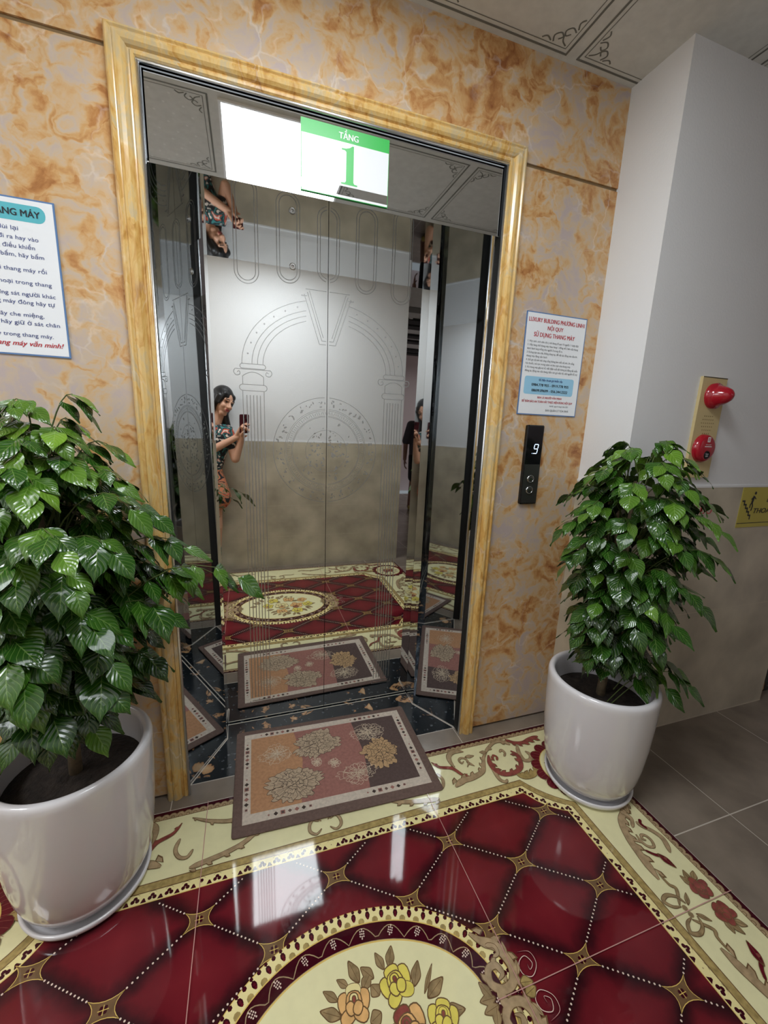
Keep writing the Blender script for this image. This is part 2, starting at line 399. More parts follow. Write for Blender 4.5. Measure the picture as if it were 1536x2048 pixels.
fl = MB(); fl.add([(-3.6, -5.4, 0), (3.6, -5.4, 0), (3.6, 0.5, 0), (-3.6, 0.5, 0)], [(0, 1, 2, 3)], 'brown_tile')
A = Art(fl, (0, 0, 0), (1, 0, 0), (0, 1, 0), (0, 0, 1), LAY)
def inside_rug(x, y): return X0 <= x <= X1 and Y0 <= y <= Y1
for x in (1.095, 1.69, 2.29, 2.89, 0.5, -3.2):
    A.stroke([(x, -5.4), (x, 0.5)] if x > X1 else [(x, -5.4), (x, Y0 - 0.02)], 0.003, 'floor_grout', 1)
for y in (-5.07, -4.47, -3.87, -3.27, -2.67, -2.07): A.stroke([(-3.6, y), (3.6, y)], 0.003, 'floor_grout', 1)
for y in (-1.471, -0.671, 0.13): A.stroke([(X1, y), (3.6, y)], 0.004, 'floor_grout', 1)
for x in (0.279, -0.92): A.stroke([(x, Y1), (x, 0.05)], 0.003, 'floor_grout', 1)
FLOOR = fl.build('floor', kind='structure', label='dark brown tiled corridor floor around the patterned tile carpet', cat=None)

gs = MB(); A = Art(gs, (0, 0, 0), (1, 0, 0), (0, 1, 0), (0, 0, 1), LAY)
A.poly([(-0.868, 0.03), (0.290, 0.03), (0.17, 0.25), (0.17, 0.36), (-0.75, 0.36), (-0.75, 0.25)], 'black_granite', 3)
A.stroke([(-0.87, 0.03), (0.296, 0.03)], 0.0035, 'floor_grout', 4)
A.stroke([(-0.882, 0.0), (-0.738, 0.244), (-0.7385, 0.334), (0.158, 0.334), (0.157, 0.242), (0.304, 0.0)], 0.005, 'floor_grout', 5)
gs.build('granite_threshold', FLOOR, label='black granite slab with tan flecks in front of the lift doors')

# patterned tile carpet
rg = MB(); A = Art(rg, (0, 0, 0), (1, 0, 0), (0, 1, 0), (0, 0, 1), LAY)
A.rect(X0, Y0, X1, Y1, 'maroon_dark', 2)
def rim(d, leg=None, nseg=5, bulge=0.0):
    """inset outline with cut corners"""
    x0, x1, y0, y1 = X0 + d, X1 - d, Y0 + d, Y1 - d
    if leg is None: return [(x0, y0), (x1, y0), (x1, y1), (x0, y1)]
    out = []
    for (sx, sy, cx, cy) in ((1, -1, x1, y0), (1, 1, x1, y1), (-1, 1, x0, y1), (-1, -1, x0, y0)):
        a = (cx - sx * leg, cy) ; b = (cx, cy - sy * leg)
        pair = [a, b] if (sx, sy) in ((1, 1), (-1, -1)) else [b, a]
        if (sx, sy) == (1, -1): pair = [a, b]
        elif (sx, sy) == (1, 1): pair = [b, a]
        elif (sx, sy) == (-1, 1): pair = [a, b]
        else: pair = [b, a]
        for i in range(nseg + 1):
            t = i / nseg; s = 4 * bulge * t * (1 - t) / math.sqrt(2)
            out.append((pair[0][0] * (1 - t) + pair[1][0] * t - sx * s, pair[0][1] * (1 - t) + pair[1][1] * t - sy * s))
    return out
def walk(path, step, closed=True, start=0.0):
    P = path + ([path[0]] if closed else []); out = []; acc = start
    for a, b in zip(P[:-1], P[1:]):
        l = math.hypot(b[0] - a[0], b[1] - a[1])
        if l < 1e-9: continue
        while acc < l:
            t = acc / l; out.append((a[0] + (b[0] - a[0]) * t, a[1] + (b[1] - a[1]) * t, (b[0] - a[0]) / l, (b[1] - a[1]) / l)); acc += step
        acc -= l
    return out
for (x, y, dx, dy) in walk(rim(0.026), 0.0245):
    A.disc((x, y), 0.0152, 'tan_dark', 3, 10); A.disc((x, y), 0.0132, 'tan', 4, 10)
    A.disc((x - dy * 0.003, y + dx * 0.003), 0.007, 'tan_dark', 5, 8); A.disc((x - dy * 0.004, y + dx * 0.004), 0.0055, 'tan', 6, 8)
A.poly(rim(0.0315), 'tan_dark', 7); A.poly(rim(0.034), 'cream', 8)
CH = 0.115
A.poly(rim(0.244, CH + 0.033, 6, 0.014), 'tan_dark', 9)
A.poly(rim(0.247, CH + 0.031, 6, 0.014), 'gold_band', 10)
A.poly(rim(0.268, CH + 0.019, 6, 0.014), 'tan_dark', 11)
A.poly(rim(0.271, CH + 0.017, 6, 0.014), 'cream_line', 12)
for i, (x, y, dx, dy) in enumerate(walk(rim(0.286, CH + 0.008, 6, 0.014), 0.0225)):
    nx, ny = -dy, dx                                            # towards the red field
    if i % 2 == 0:
        A.disc((x, y), 0.0150, 'cream_line', 12.5, 10)
        A.disc((x - nx * 0.003, y - ny * 0.003), 0.0133, 'tan_dark', 12.2, 10)
        for a in (0, 1, -1): A.disc((x - nx * 0.004 * (a == 0) + dx * 0.0062 * a + nx * 0.003 * abs(a), y - ny * 0.004 * (a == 0) + dy * 0.0062 * a + ny * 0.003 * abs(a)), 0.0058, 'maroon_dark', 13, 8)
        A.disc((x + nx * 0.001, y + ny * 0.001), 0.002, 'tan', 14, 6)
    else:
        A.poly([(x + nx * 0.012 + dx * 0.008, y + ny * 0.012 + dy * 0.008), (x + dx * 0.002, y + dy * 0.002), (x - dx * 0.002, y - dy * 0.002), (x + nx * 0.012 - dx * 0.008, y + ny * 0.012 - dy * 0.008)], 'maroon_dark', 13)
A.poly(rim(0.300, CH, 8, 0.014), 'gold_line', 15)
FIELD = rim(0.302, CH - 0.001, 8, 0.014)
A.poly(FIELD, 'quilted_red', 16)

def in_field(x, y, mg=0.006):
    ax, ay = abs(x - CX), abs(y - CY)
    if ax > HX - 0.302 - mg or ay > HY - 0.302 - mg: return False
    return (HX - 0.302 - ax) + (HY - 0.302 - ay) > CH + 0.012 + mg
def ell(x, y, b, a=None):
    a = a or b + 0.105
    return ((x - CX) / a) ** 2 + ((y - CY) / b) ** 2
nodes = set()
for i in range(-4, 5):
    for j in range(-6, 7):
        for (ox, oy) in ((0, 0), (0.5, 0.5)):
            nodes.add((-0.387 + 0.3975 * (i + ox), -0.457 - 0.264 * (j + oy)))
for (x, y) in nodes:
    for (sx, sy) in ((1, 1), (1, -1)):
        x2, y2 = x + sx * 0.19875, y + sy * 0.132
        for k in range(14):
            t = (k + 3.2) / 19.4
            px, py = x + (x2 - x) * t, y + (y2 - y) * t
            if in_field(px, py) and ell(px, py, 0.296) > 1.0: A.disc((px, py), 0.0026, 'pearl', 17, 7)
    if in_field(x, y, -0.004) and ell(x, y, 0.30) > 1:
        tips = [(0.040, 0.0265), (-0.040, 0.0265), (-0.040, -0.0265), (0.040, -0.0265)]
        out = []
        for a, b in zip(tips, tips[1:] + tips[:1]):
            for q in range(6):
                t = q / 6; mx_, my_ = (a[0] + b[0]) / 2, (a[1] + b[1]) / 2
                # concave sides pulled to the middle
                c = (mx_ * 0.22, my_ * 0.22)
                out.append((x + (1 - t) ** 2 * a[0] + 2 * t * (1 - t) * c[0] + t * t * b[0], y + (1 - t) ** 2 * a[1] + 2 * t * (1 - t) * c[1] + t * t * b[1]))
        A.poly(out, 'tan_dark', 17.5); A.stroke(out, 0.0016, 'gold_line', 18.5, True)
        for a in range(4):
            an = a * PI / 2 + PI / 4; A.disc((x + 0.007 * math.cos(an), y + 0.006 * math.sin(an)), 0.0042, 'maroon_dark', 18, 8)
        A.stroke([(x - 0.012, y), (x + 0.012, y)], 0.0015, 'gold_line', 19); A.stroke([(x, y - 0.01), (x, y + 0.01)], 0.0015, 'gold_line', 19)
def epts(b, n=96, a=None):
    a = a or b + 0.105
    return [(CX + a * math.cos(2 * PI * i / n), CY + b * math.sin(2 * PI * i / n)) for i in range(n)]
A.poly(epts(0.293), 'gold_line', 19); A.poly(epts(0.291), 'cream_line', 20)
for i, (x, y, dx, dy) in enumerate(walk(epts(0.276), 0.0205)):
    nx, ny = -dy, dx
    if i % 2 == 0:
        A.disc((x, y), 0.0085, 'maroon_dark', 21, 8, 0.8, 1.15, math.atan2(dy, dx)); A.disc((x + nx * 0.0075, y + ny * 0.0075), 0.004, 'maroon', 21, 6)
        A.disc((x, y), 0.0035, 'maroon', 22, 6)
        A.disc((x - nx * 0.014, y - ny * 0.014), 0.005, 'maroon_dark', 21, 5)
    else:
        A.disc((x + nx * 0.014, y + ny * 0.014), 0.009, 'gold_band', 21, 8); A.disc((x - nx * 0.012, y - ny * 0.012), 0.006, 'maroon_dark', 21, 6)
A.poly(epts(0.258), 'gold_line', 23); A.poly(epts(0.255), 'maroon_dark', 24)
PW = epts(0.2335, 220); nw = 26
wave = []; beads = []
for i, (x, y) in enumerate(PW):
    j = (i + 1) % len(PW); dx, dy = PW[j][0] - x, PW[j][1] - y; l = math.hypot(dx, dy); nx, ny = dy / l, -dx / l
    ph = 2 * PI * nw * i / len(PW); w = 0.015 * (abs(math.cos(ph / 2)) * 2 - 1.15)
    wave.append((x + nx * w, y + ny * w))
for k in range(nw):
    t = 2 * PI * k / nw; b = 0.2335; a = b + 0.105
    x, y = CX + a * math.cos(t), CY + b * math.sin(t); rot = math.atan2(y - CY, x - CX)
    for (u, v) in ((0, 0), (0.0065, 0), (-0.0065, 0), (0, 0.005), (0, -0.005), (0.0055, 0.005), (-0.0055, 0.005), (0.0055, -0.005), (-0.0055, -0.005), (0.011, 0), (-0.011, 0)):
        A.disc((x + u * math.cos(rot) - v * math.sin(rot), y + u * math.sin(rot) + v * math.cos(rot)), 0.0021, 'pearl', 26, 6)
A.stroke(wave, 0.0024, 'tan', 25, True)
A.poly(epts(0.213), 'tan', 27); A.poly(epts(0.2115), 'gold_line', 28); A.poly(epts(0.208), 'cream', 29)

# drawing tools for scrolls, leaves, roses; each motif is repeated by mirroring
def mirrors(fn, quads=((1, 1), (-1, 1), (1, -1), (-1, -1))):
    for sx, sy in quads: fn(lambda p, sx=sx, sy=sy: (CX + sx * (p[0] - CX), CY + sy * (p[1] - CY)))
def scroll(T, pts, w0, w1, k, col='tan', line='tan_dark', lobes=0, side=1, n=7):
    if w0 > 0.003: w0 *= 1.3; w1 *= 1.3
    P = smooth(pts, n); N_ = len(P); ws = []
    for i in range(N_):
        t = i / (N_ - 1); ws.append(w0 + (w1 - w0) * t if w0 != w1 else w0 * (0.25 + 0.75 * math.sin(PI * min(1, max(0, t)))))
    if lobes:
        for q in range(lobes):
            i = int((q + 0.5) / lobes * (N_ - 1)); a, b = P[max(0, i - 1)], P[min(N_ - 1, i + 1)]; l = math.hypot(b[0] - a[0], b[1] - a[1]) or 1
            nx, ny = -(b[1] - a[1]) / l * side, (b[0] - a[0]) / l * side; c = (P[i][0] + nx * ws[i] * 0.5, P[i][1] + ny * ws[i] * 0.5)
            tx, ty = (b[0] - a[0]) / l, (b[1] - a[1]) / l; r = ws[i] * 0.55 + 0.003
            tip = (c[0] + nx * r * 1.1 + tx * r * 0.9, c[1] + ny * r * 1.1 + ty * r * 0.9)
            A.poly([T((c[0] - tx * r, c[1] - ty * r)), T(((c[0] - tx * r * 0.2 + nx * r * 0.9), c[1] - ty * r * 0.2 + ny * r * 0.9)), T(tip), T((c[0] + tx * r * 0.7, c[1] + ty * r * 0.7))], line, k)
            s = 0.72; A.poly([T((c[0] - tx * r * s, c[1] - ty * r * s)), T(((c[0] - tx * r * 0.2 + nx * r * 0.62), c[1] - ty * r * 0.2 + ny * r * 0.62)), T((c[0] + (tip[0] - c[0]) * s, c[1] + (tip[1] - c[1]) * s)), T((c[0] + tx * r * 0.5, c[1] + ty * r * 0.5))], col, k + 1.5)
    ws = [w * min(1, 0.15 + 7 * i / (N_ - 1), 0.15 + 7 * (N_ - 1 - i) / (N_ - 1)) for i, w in enumerate(ws)]
    PT = [T(p) for p in P]
    A.stroke(PT, [w + 0.0032 for w in ws], line, k + 1); A.stroke(PT, ws, col, k + 2)
def leafp(T, c, tip, w, k, col='leaf_brown', line='tan_dark', vein=True):
    dx, dy = tip[0] - c[0], tip[1] - c[1]; l = math.hypot(dx, dy) or 1; nx, ny = -dy / l, dx / l
    sh = [(0, 0), (0.18, 0.62), (0.45, 1.0), (0.72, 0.66), (1, 0), (0.72, -0.66), (0.45, -1.0), (0.18, -0.62)]
    def mk(e): return smooth([(c[0] + dx * (0.5 + (a - 0.5) * e) + nx * b * w / 2 * e, c[1] + dy * (0.5 + (a - 0.5) * e) + ny * b * w / 2 * e) for a, b in sh], 3, True)
    A.poly([T(p) for p in mk(1.06)], line, k); A.poly([T(p) for p in mk(0.9)], col, k + 1)
    if vein: A.stroke([T(c), T((c[0] + dx * 0.85, c[1] + dy * 0.85))], 0.0011, line, k + 2)
def rose(T, c, r, k, col, rot=0.0, inner='rose_peach'):
    def rot_(x, y, s=1): return (c[0] + (x * math.cos(rot) - y * math.sin(rot)) * r * s, c[1] + (x * math.sin(rot) + y * math.cos(rot)) * r * s)
    def pet(cx_, cy_, rx, ry, a, kk, cc):
        pts = []
        for i in range(14):
            t = 2 * PI * i / 14; x, y = rx * math.cos(t), ry * math.sin(t) * (1 + 0.12 * math.cos(t * 2))
            pts.append((cx_ + x * math.cos(a) - y * math.sin(a), cy_ + x * math.sin(a) + y * math.cos(a)))
        A.poly([T(rot_(*p)) for p in pts], cc, kk); A.stroke([T(rot_(*p)) for p in pts], r * 0.07, 'tan_dark', kk + 0.5, True)
    pet(-0.62, 0.1, 0.42, 0.62, 0.2, k, col); pet(0.62, 0.15, 0.42, 0.66, -0.2, k, col); pet(0, 0.68, 0.5, 0.38, 0, k + 1, inner)
    pet(-0.42, -0.55, 0.5, 0.42, 0.5, k + 2, col); pet(0.42, -0.5, 0.5, 0.42, -0.5, k + 3, col)
    pet(0, 0.12, 0.52, 0.6, 0, k + 4, col); pet(0, 0.2, 0.3, 0.4, 0, k + 5, inner); pet(0.02, 0.22, 0.12, 0.2, 0, k + 6, 'petal_rose')
    pet(-0.22, -0.18, 0.3, 0.4, 0.5, k + 7, col); pet(0.24, -0.2, 0.3, 0.4, -0.5, k + 8, col)

K = 30
def top_border(T):
    scroll(T, [(0.092, -0.131), (0.116, -0.164), (0.164, -0.185), (0.191, -0.226), (0.225, -0.247)], 0.010, 0.010, K, 'petal_rose', lobes=3)
    scroll(T, [(0.176, -0.189), (0.172, -0.15), (0.180, -0.122), (0.205, -0.107), (0.234, -0.110), (0.255, -0.118)], 0.016, 0.016, K + 3, 'tan')
    scroll(T, [(0.230, -0.165), (0.216, -0.172), (0.212, -0.155), (0.226, -0.146), (0.243, -0.155), (0.246, -0.178), (0.230, -0.196)], 0.006, 0.006, K + 3, 'tan')
    leafp(T, (0.246, -0.146), (0.288, -0.150), 0.018, K + 3, 'tan'); leafp(T, (0.240, -0.17), (0.262, -0.20), 0.012, K + 3, 'tan')
    scroll(T, [(0.135, -0.270), (0.178, -0.252), (0.225, -0.250), (0.279, -0.235), (0.304, -0.203), (0.325, -0.17), (0.352, -0.150)], 0.021, 0.006, K + 4, 'tan', lobes=7, side=1)
    scroll(T, [(0.345, -0.150), (0.373, -0.130), (0.417, -0.108), (0.458, -0.113), (0.482, -0.140)], 0.008, 0.012, K + 6, 'tan', lobes=2, side=-1)
    leafp(T, (0.352, -0.150), (0.322, -0.140), 0.02, K + 8, 'tan')
    scroll(T, [(0.352, -0.165), (0.335, -0.205), (0.336, -0.245), (0.360, -0.272), (0.408, -0.277), (0.454, -0.257), (0.476, -0.206), (0.462, -0.171)], 0.015, 0.013, K + 6, 'petal_rose', lobes=8, side=1)
    scroll(T, [(0.340, -0.202), (0.329, -0.250), (0.328, -0.290), (0.345, -0.306), (0.358, -0.296)], 0.013, 0.006, K + 5, 'tan')
    scroll(T, [(0.372, -0.20), (0.382, -0.185), (0.372, -0.172), (0.362, -0.186)], 0.006, 0.005, K + 6, 'petal_rose')
    scroll(T, [(0.41, -0.165), (0.425, -0.155), (0.43, -0.175), (0.415, -0.19)], 0.007, 0.005, K + 6, 'tan')
    scroll(T, [(0.478, -0.105), (0.506, -0.133), (0.548, -0.145), (0.589, -0.136), (0.641, -0.130)], 0.010, 0.016, K + 6, 'petal_rose', lobes=6, side=-1)
    scroll(T, [(0.512, -0.150), (0.492, -0.190), (0.489, -0.232), (0.515, -0.238), (0.534, -0.215), (0.525, -0.19)], 0.012, 0.010, K + 5, 'tan')
    scroll(T, [(0.410, -0.285), (0.434, -0.306), (0.482, -0.306), (0.520, -0.28)], 0.018, 0.018, K + 5, 'gold_band', lobes=5, side=1)
    # behind the door mat
    scroll(T, [(0.09, -0.19), (0.10, -0.225), (0.085, -0.255), (0.06, -0.262), (0.045, -0.24)], 0.008, 0.006, K + 3, 'tan')
    scroll(T, [(0.05, -0.30), (0.0, -0.293), (-0.06, -0.282), (-0.12, -0.262), (-0.17, -0.225)], 0.012, 0.010, K + 3, 'tan', lobes=5, side=1)
    scroll(T, [(0.06, -0.12), (0.0, -0.15), (-0.08, -0.17), (-0.16, -0.15), (-0.20, -0.17)], 0.010, 0.010, K + 3, 'tan', lobes=5)
    scroll(T, [(-0.375, -0.29), (-0.355, -0.305), (-0.335, -0.29), (-0.338, -0.262), (-0.36, -0.245), (-0.378, -0.262)], 0.0065, 0.0065, K + 3, 'tan')
    scroll(T, [(-0.37, -0.26), (-0.32, -0.235), (-0.27, -0.245), (-0.24, -0.225)], 0.006, 0.004, K + 3, 'tan')
mirrors(top_border)
def side_border(T):
    scroll(T, [(0.735, -0.520), (0.705, -0.545), (0.660, -0.575), (0.632, -0.630), (0.618, -0.690), (0.606, -0.765)], 0.014, 0.020, K, 'tan', lobes=9, side=1)
    leafp(T, (0.735, -0.50), (0.715, -0.56), 0.03, K + 3, 'tan')
    scroll(T, [(0.69, -0.54), (0.705, -0.575), (0.68, -0.605)], 0.012, 0.006, K + 4, 'tan')
    scroll(T, [(0.712, -0.590), (0.718, -0.610), (0.738, -0.635), (0.748, -0.670), (0.726, -0.712)], 0.008, 0.012, K + 3, 'tan')
    scroll(T, [(0.735, -0.588), (0.722, -0.602), (0.728, -0.625)], 0.007, 0.005, K + 5, 'maroon')
    scroll(T, [(0.685, -0.655), (0.676, -0.648), (0.684, -0.636), (0.698, -0.642), (0.702, -0.662), (0.690, -0.680), (0.672, -0.674), (0.664, -0.655), (0.668, -0.628)], 0.0055, 0.005, K + 3, 'tan')
    scroll(T, [(0.640, -0.640), (0.655, -0.650), (0.668, -0.66)], 0.006, 0.004, K + 3, 'tan')
    scroll(T, [(0.648, -0.68), (0.668, -0.702), (0.688, -0.712)], 0.004, 0.008, K + 3, 'maroon'); leafp(T, (0.680, -0.702), (0.697, -0.755), 0.022, K + 6, 'maroon'); A.disc(T((0.69, -0.722)), 0.005, 'petal_rose', K + 10, 8)
    scroll(T, [(0.622, -0.752), (0.624, -0.785), (0.634, -0.800), (0.615, -0.822), (0.598, -0.838)], 0.006, 0.006, K + 3, 'leaf_brown')
    scroll(T, [(0.600, -0.842), (0.575, -0.835), (0.561, -0.815), (0.585, -0.806), (0.612, -0.818), (0.622, -0.840)], 0.007, 0.007, K + 4, 'leaf_brown')
    leafp(T, (0.625, -0.845), (0.652, -0.818), 0.014, K + 3); A.disc(T((0.607, -0.848)), 0.008, 'leaf_brown', K + 9, 8)
    leafp(T, (0.700, -0.800), (0.712, -0.766), 0.020, K + 2); leafp(T, (0.716, -0.800), (0.742, -0.778), 0.020, K + 2); leafp(T, (0.695, -0.812), (0.685, -0.776), 0.020, K + 2)
    rose(T, (0.712, -0.822), 0.030, K + 4, 'petal_rose', 2.6, 'petal_rose')
mirrors(side_border)
def corner(T):
    c = (0.648, -0.318)
    for i in range(16):
        a = 2 * PI * i / 16; A.disc(T((c[0] + 0.128 * math.cos(a), c[1] + 0.128 * math.sin(a))), 0.027, 'tan_dark', K + 8, 12); A.disc(T((c[0] + 0.128 * math.cos(a), c[1] + 0.128 * math.sin(a))), 0.0255, 'maroon', K + 9, 12)
    for i in range(48):
        a = 2 * PI * i / 48; A.stroke([T((c[0] + r * math.cos(a + (r - .11) * 2), c[1] + r * math.sin(a + (r - .11) * 2))) for r in (0.108, 0.13, 0.148)], 0.0012, 'petal_rose', K + 10)
    A.disc(T(c), 0.116, 'gold_line', K + 11, 40); A.disc(T(c), 0.113, 'cream', K + 12, 40)
    for i in range(12):
        a = 2 * PI * i / 12; leafp(T, (c[0] + 0.06 * math.cos(a), c[1] + 0.06 * math.sin(a)), (c[0] + 0.098 * math.cos(a), c[1] + 0.098 * math.sin(a)), 0.016, K + 13, 'leaf_brown', vein=False)
    rose(T, c, 0.05, K + 15, 'petal_rose')
mirrors(corner)

# medallion bouquet
I_ = lambda p: p
def bq(T):
    for c, tip, w in (((-0.314, -0.716), (-0.327, -0.676), 0.022), ((-0.300, -0.716), (-0.280, -0.674), 0.024), ((-0.345, -0.725), (-0.372, -0.694), 0.026), ((-0.383, -0.722), (-0.400, -0.672), 0.028), ((-0.378, -0.738), (-0.350, -0.712), 0.026),
                      ((-0.412, -0.722), (-0.437, -0.700), 0.018), ((-0.442, -0.74), (-0.474, -0.712), 0.02), ((-0.440, -0.77), (-0.487, -0.745), 0.026), ((-0.46, -0.80), (-0.515, -0.79), 0.026), ((-0.34, -0.76), (-0.355, -0.735), 0.03),
                      ((-0.345, -0.79), (-0.375, -0.80), 0.03), ((-0.25, -0.77), (-0.222, -0.725), 0.026), ((-0.225, -0.80), (-0.172, -0.775), 0.03), ((-0.20, -0.835), (-0.145, -0.845), 0.03), ((-0.23, -0.79), (-0.188, -0.742), 0.012)):
        leafp(T, c, tip, w, 30, 'leaf_brown')
bq(I_); mirrors(bq, ((-1, -1),))
rose(I_, (-0.292, -0.752), 0.040, 34, 'rose_yellow', 0.2, 'rose_yellow'); rose(I_, (-0.405, -0.757), 0.038, 34, 'rose_peach', -0.15, 'cream_line')
rose(I_, (-0.290, -0.838), 0.044, 44, 'rose_peach', 0.3, 'petal_rose'); rose(I_, (-0.205, -0.845), 0.036, 44, 'rose_yellow', -0.4, 'rose_yellow')
rose(I_, (-0.400, -0.850), 0.046, 54, 'cream_line', 0, 'rose_peach'); rose(I_, (-0.500, -0.86), 0.036, 44, 'rose_yellow', 0.5, 'rose_peach')
rose(I_, (-0.46, -0.945), 0.038, 46, 'rose_yellow', 2.8, 'rose_yellow'); rose(I_, (-0.34, -0.95), 0.040, 48, 'rose_peach', 3.3, 'cream_line'); rose(I_, (-0.24, -0.925), 0.034, 46, 'rose_peach', 2.2, 'rose_peach')
def ends(T):
    # acanthus C scrolls closing the oval on each side (upper half, mirrored)
    scroll(T, [(-0.060, -0.712), (-0.035, -0.738), (-0.006, -0.756), (0.008, -0.780), (0.014, -0.812), (-0.002, -0.838), (-0.033, -0.843), (-0.058, -0.824), (-0.050, -0.798), (-0.026, -0.795), (-0.018, -0.815), (-0.034, -0.824)], 0.020, 0.009, 36, 'tan', lobes=8, side=1)
    scroll(T, [(-0.03, -0.750), (-0.008, -0.758), (-0.006, -0.775), (-0.022, -0.778)], 0.008, 0.005, 39, 'tan')
    scroll(T, [(0.058, -0.817), (0.058, -0.830), (0.072, -0.820), (0.061, -0.801), (0.037, -0.810), (0.034, -0.832), (0.056, -0.843), (0.082, -0.824), (0.079, -0.797), (0.045, -0.788)], 0.0018, 0.0018, 36, 'pearl', 'maroon')
    leafp(T, (0.012, -0.790), (0.020, -0.755), 0.014, 38, 'tan'); leafp(T, (0.016, -0.845), (0.050, -0.852), 0.028, 40, 'gold_band'); leafp(T, (0.02, -0.83), (0.034, -0.80), 0.016, 38, 'tan')
    leafp(T, (-0.070, -0.848), (-0.088, -0.812), 0.022, 38, 'leaf_brown'); leafp(T, (-0.062, -0.850), (-0.104, -0.846), 0.024, 38, 'leaf_brown'); A.disc(T((-0.045, -0.850)), 0.011, 'tan', 42, 8)
mirrors(ends)
for sx in (-1, 1):
    A.stroke([(CX + sx * 0.3975 * 1.0115, Y0), (CX + sx * 0.3975 * 1.0115, CY - 0.30)], 0.0022, 'grout_pink', 60)
    A.stroke([(CX + sx * 0.3975 * 1.0115, CY - 0.30), (CX + sx * 0.3975 * 1.0115, Y1)], 0.0022, 'grout_pink', 60)
    A.stroke([(CX + sx * 0.33, CY), (CX + sx * HX, CY)], 0.0022, 'grout_pink', 60)
A.stroke(rim(0.0) + [rim(0.0)[0]], 0.003, 'floor_grout', 3)
rg.build('patterned_tile_carpet', FLOOR, label='glazed tiles printed as a red carpet with cream scroll border and flower medallion')

# walls ---------------------------------------------------------------
w = MB()
ZS = 2.344
for (a, b) in ((-3.4, -0.905), (0.330, XK)):
    w.box(a, 0.0, 0.012, b, 0.05, ZS - 0.006, 'marble_panel')
    w.box(a, 0.006, ZS - 0.007, b, 0.05, ZS + 0.007, 'seam_brown')
w.box(-0.91, 0.0, 2.36, 0.335, 0.05, ZS + 0.006, 'marble_panel')
w.box(-3.4, 0.0, ZS + 0.006, XK, 0.05, ZC, 'marble_panel')
w.build('wall_front', kind='structure')
w = MB()
w.box(XK, -DK, ZW, XE, 0.12, ZC, 'white_skim'); w.box(XK - 0.003, -DK - 0.003, 0, XE, 0.12, ZW - 0.004, 'beige_tile')
w.box(XK - 0.004, -DK - 0.004, ZW - 0.006, XE, 0.11, ZW + 0.004, 'white_skim')
A = Art(w, (0, -DK - 0.0032, 0), (1, 0, 0), (0, 0, 1), (0, -1, 0))
A.stroke([(XK, 0.6), (XE, 0.6)], 0.003, 'tile_grout', 1); A.stroke([(XK, 0.004), (XE, 0.004)], 0.008, 'tile_grout', 1)
A.stroke([(1.86, 0.6), (1.86, 1.19)], 0.002, 'tile_grout', 1)
A = Art(w, (XK - 0.0032, 0, 0), (0, 1, 0), (0, 0, 1), (-1, 0, 0)); A.stroke([(-DK, 0.6), (0, 0.6)], 0.003, 'tile_grout', 1)
w.build('wall_right', kind='structure')
w = MB()
XO = 0.85
w.box(-3.4, YB - 0.12, ZW, XO, YB, ZC, 'white_plaster'); w.box(-3.4, YB - 0.12, 0, XO + 0.002, YB + 0.003, ZW - 0.005, 'beige_tile')
w.box(-3.4, YB - 0.1, ZW - 0.006, XO + 0.001, YB + 0.004, ZW + 0.006, 'white_skim')
A = Art(w, (0, YB + 0.0034, 0), (1, 0, 0), (0, 0, 1), (0, 1, 0))
for z in (0.3, 0.6, 0.9): A.stroke([(-3.4, z), (XO, z)], 0.0025, 'tile_grout', 1)
for x in (-2.3, -1.1, 0.1): A.stroke([(x, 0), (x, 1.19)], 0.002, 'tile_grout', 1)
w.build('wall_back', kind='structure')
w = MB(); w.box(-3.5, YB - 0.1, ZW, -3.4, 0.1, ZC, 'white_plaster'); w.box(-3.5, YB - 0.1, 0, -3.397, 0.1, ZW, 'beige_tile'); w.build('wall_left', kind='structure')
YF = -5.75
w = MB(); w.box(XO - 0.12, YF, 0, XO, YB - 0.12, ZC, 'white_plaster'); w.build('wall_lobby_left', kind='structure')
w = MB(); w.box(XO - 0.12, YF - 0.1, 0, 3.5, YF, ZC, 'pink_plaster'); w.build('wall_lobby_back', kind='structure')
w = MB(); w.box(3.4, YF, 0, 3.5, 0.45, ZC, 'pink_plaster'); w.build('wall_lobby_right', kind='structure')
w = MB(); w.box(XE, 0.35, 0, 3.5, 0.45, ZC, 'white_plaster'); w.build('wall_stair', kind='structure')
w = MB(); w.box(XE + 0.002, -0.19, 0, 3.4, 0.1, 0.155, 'black_granite'); w.box(XE + 0.002, 0.08, 0.155, 3.4, 0.35, 0.31, 'black_granite')
st = w.build('stair_steps', label='dark granite stair steps just past the end of the beige tiled wall', cat='stairs', kind=None)

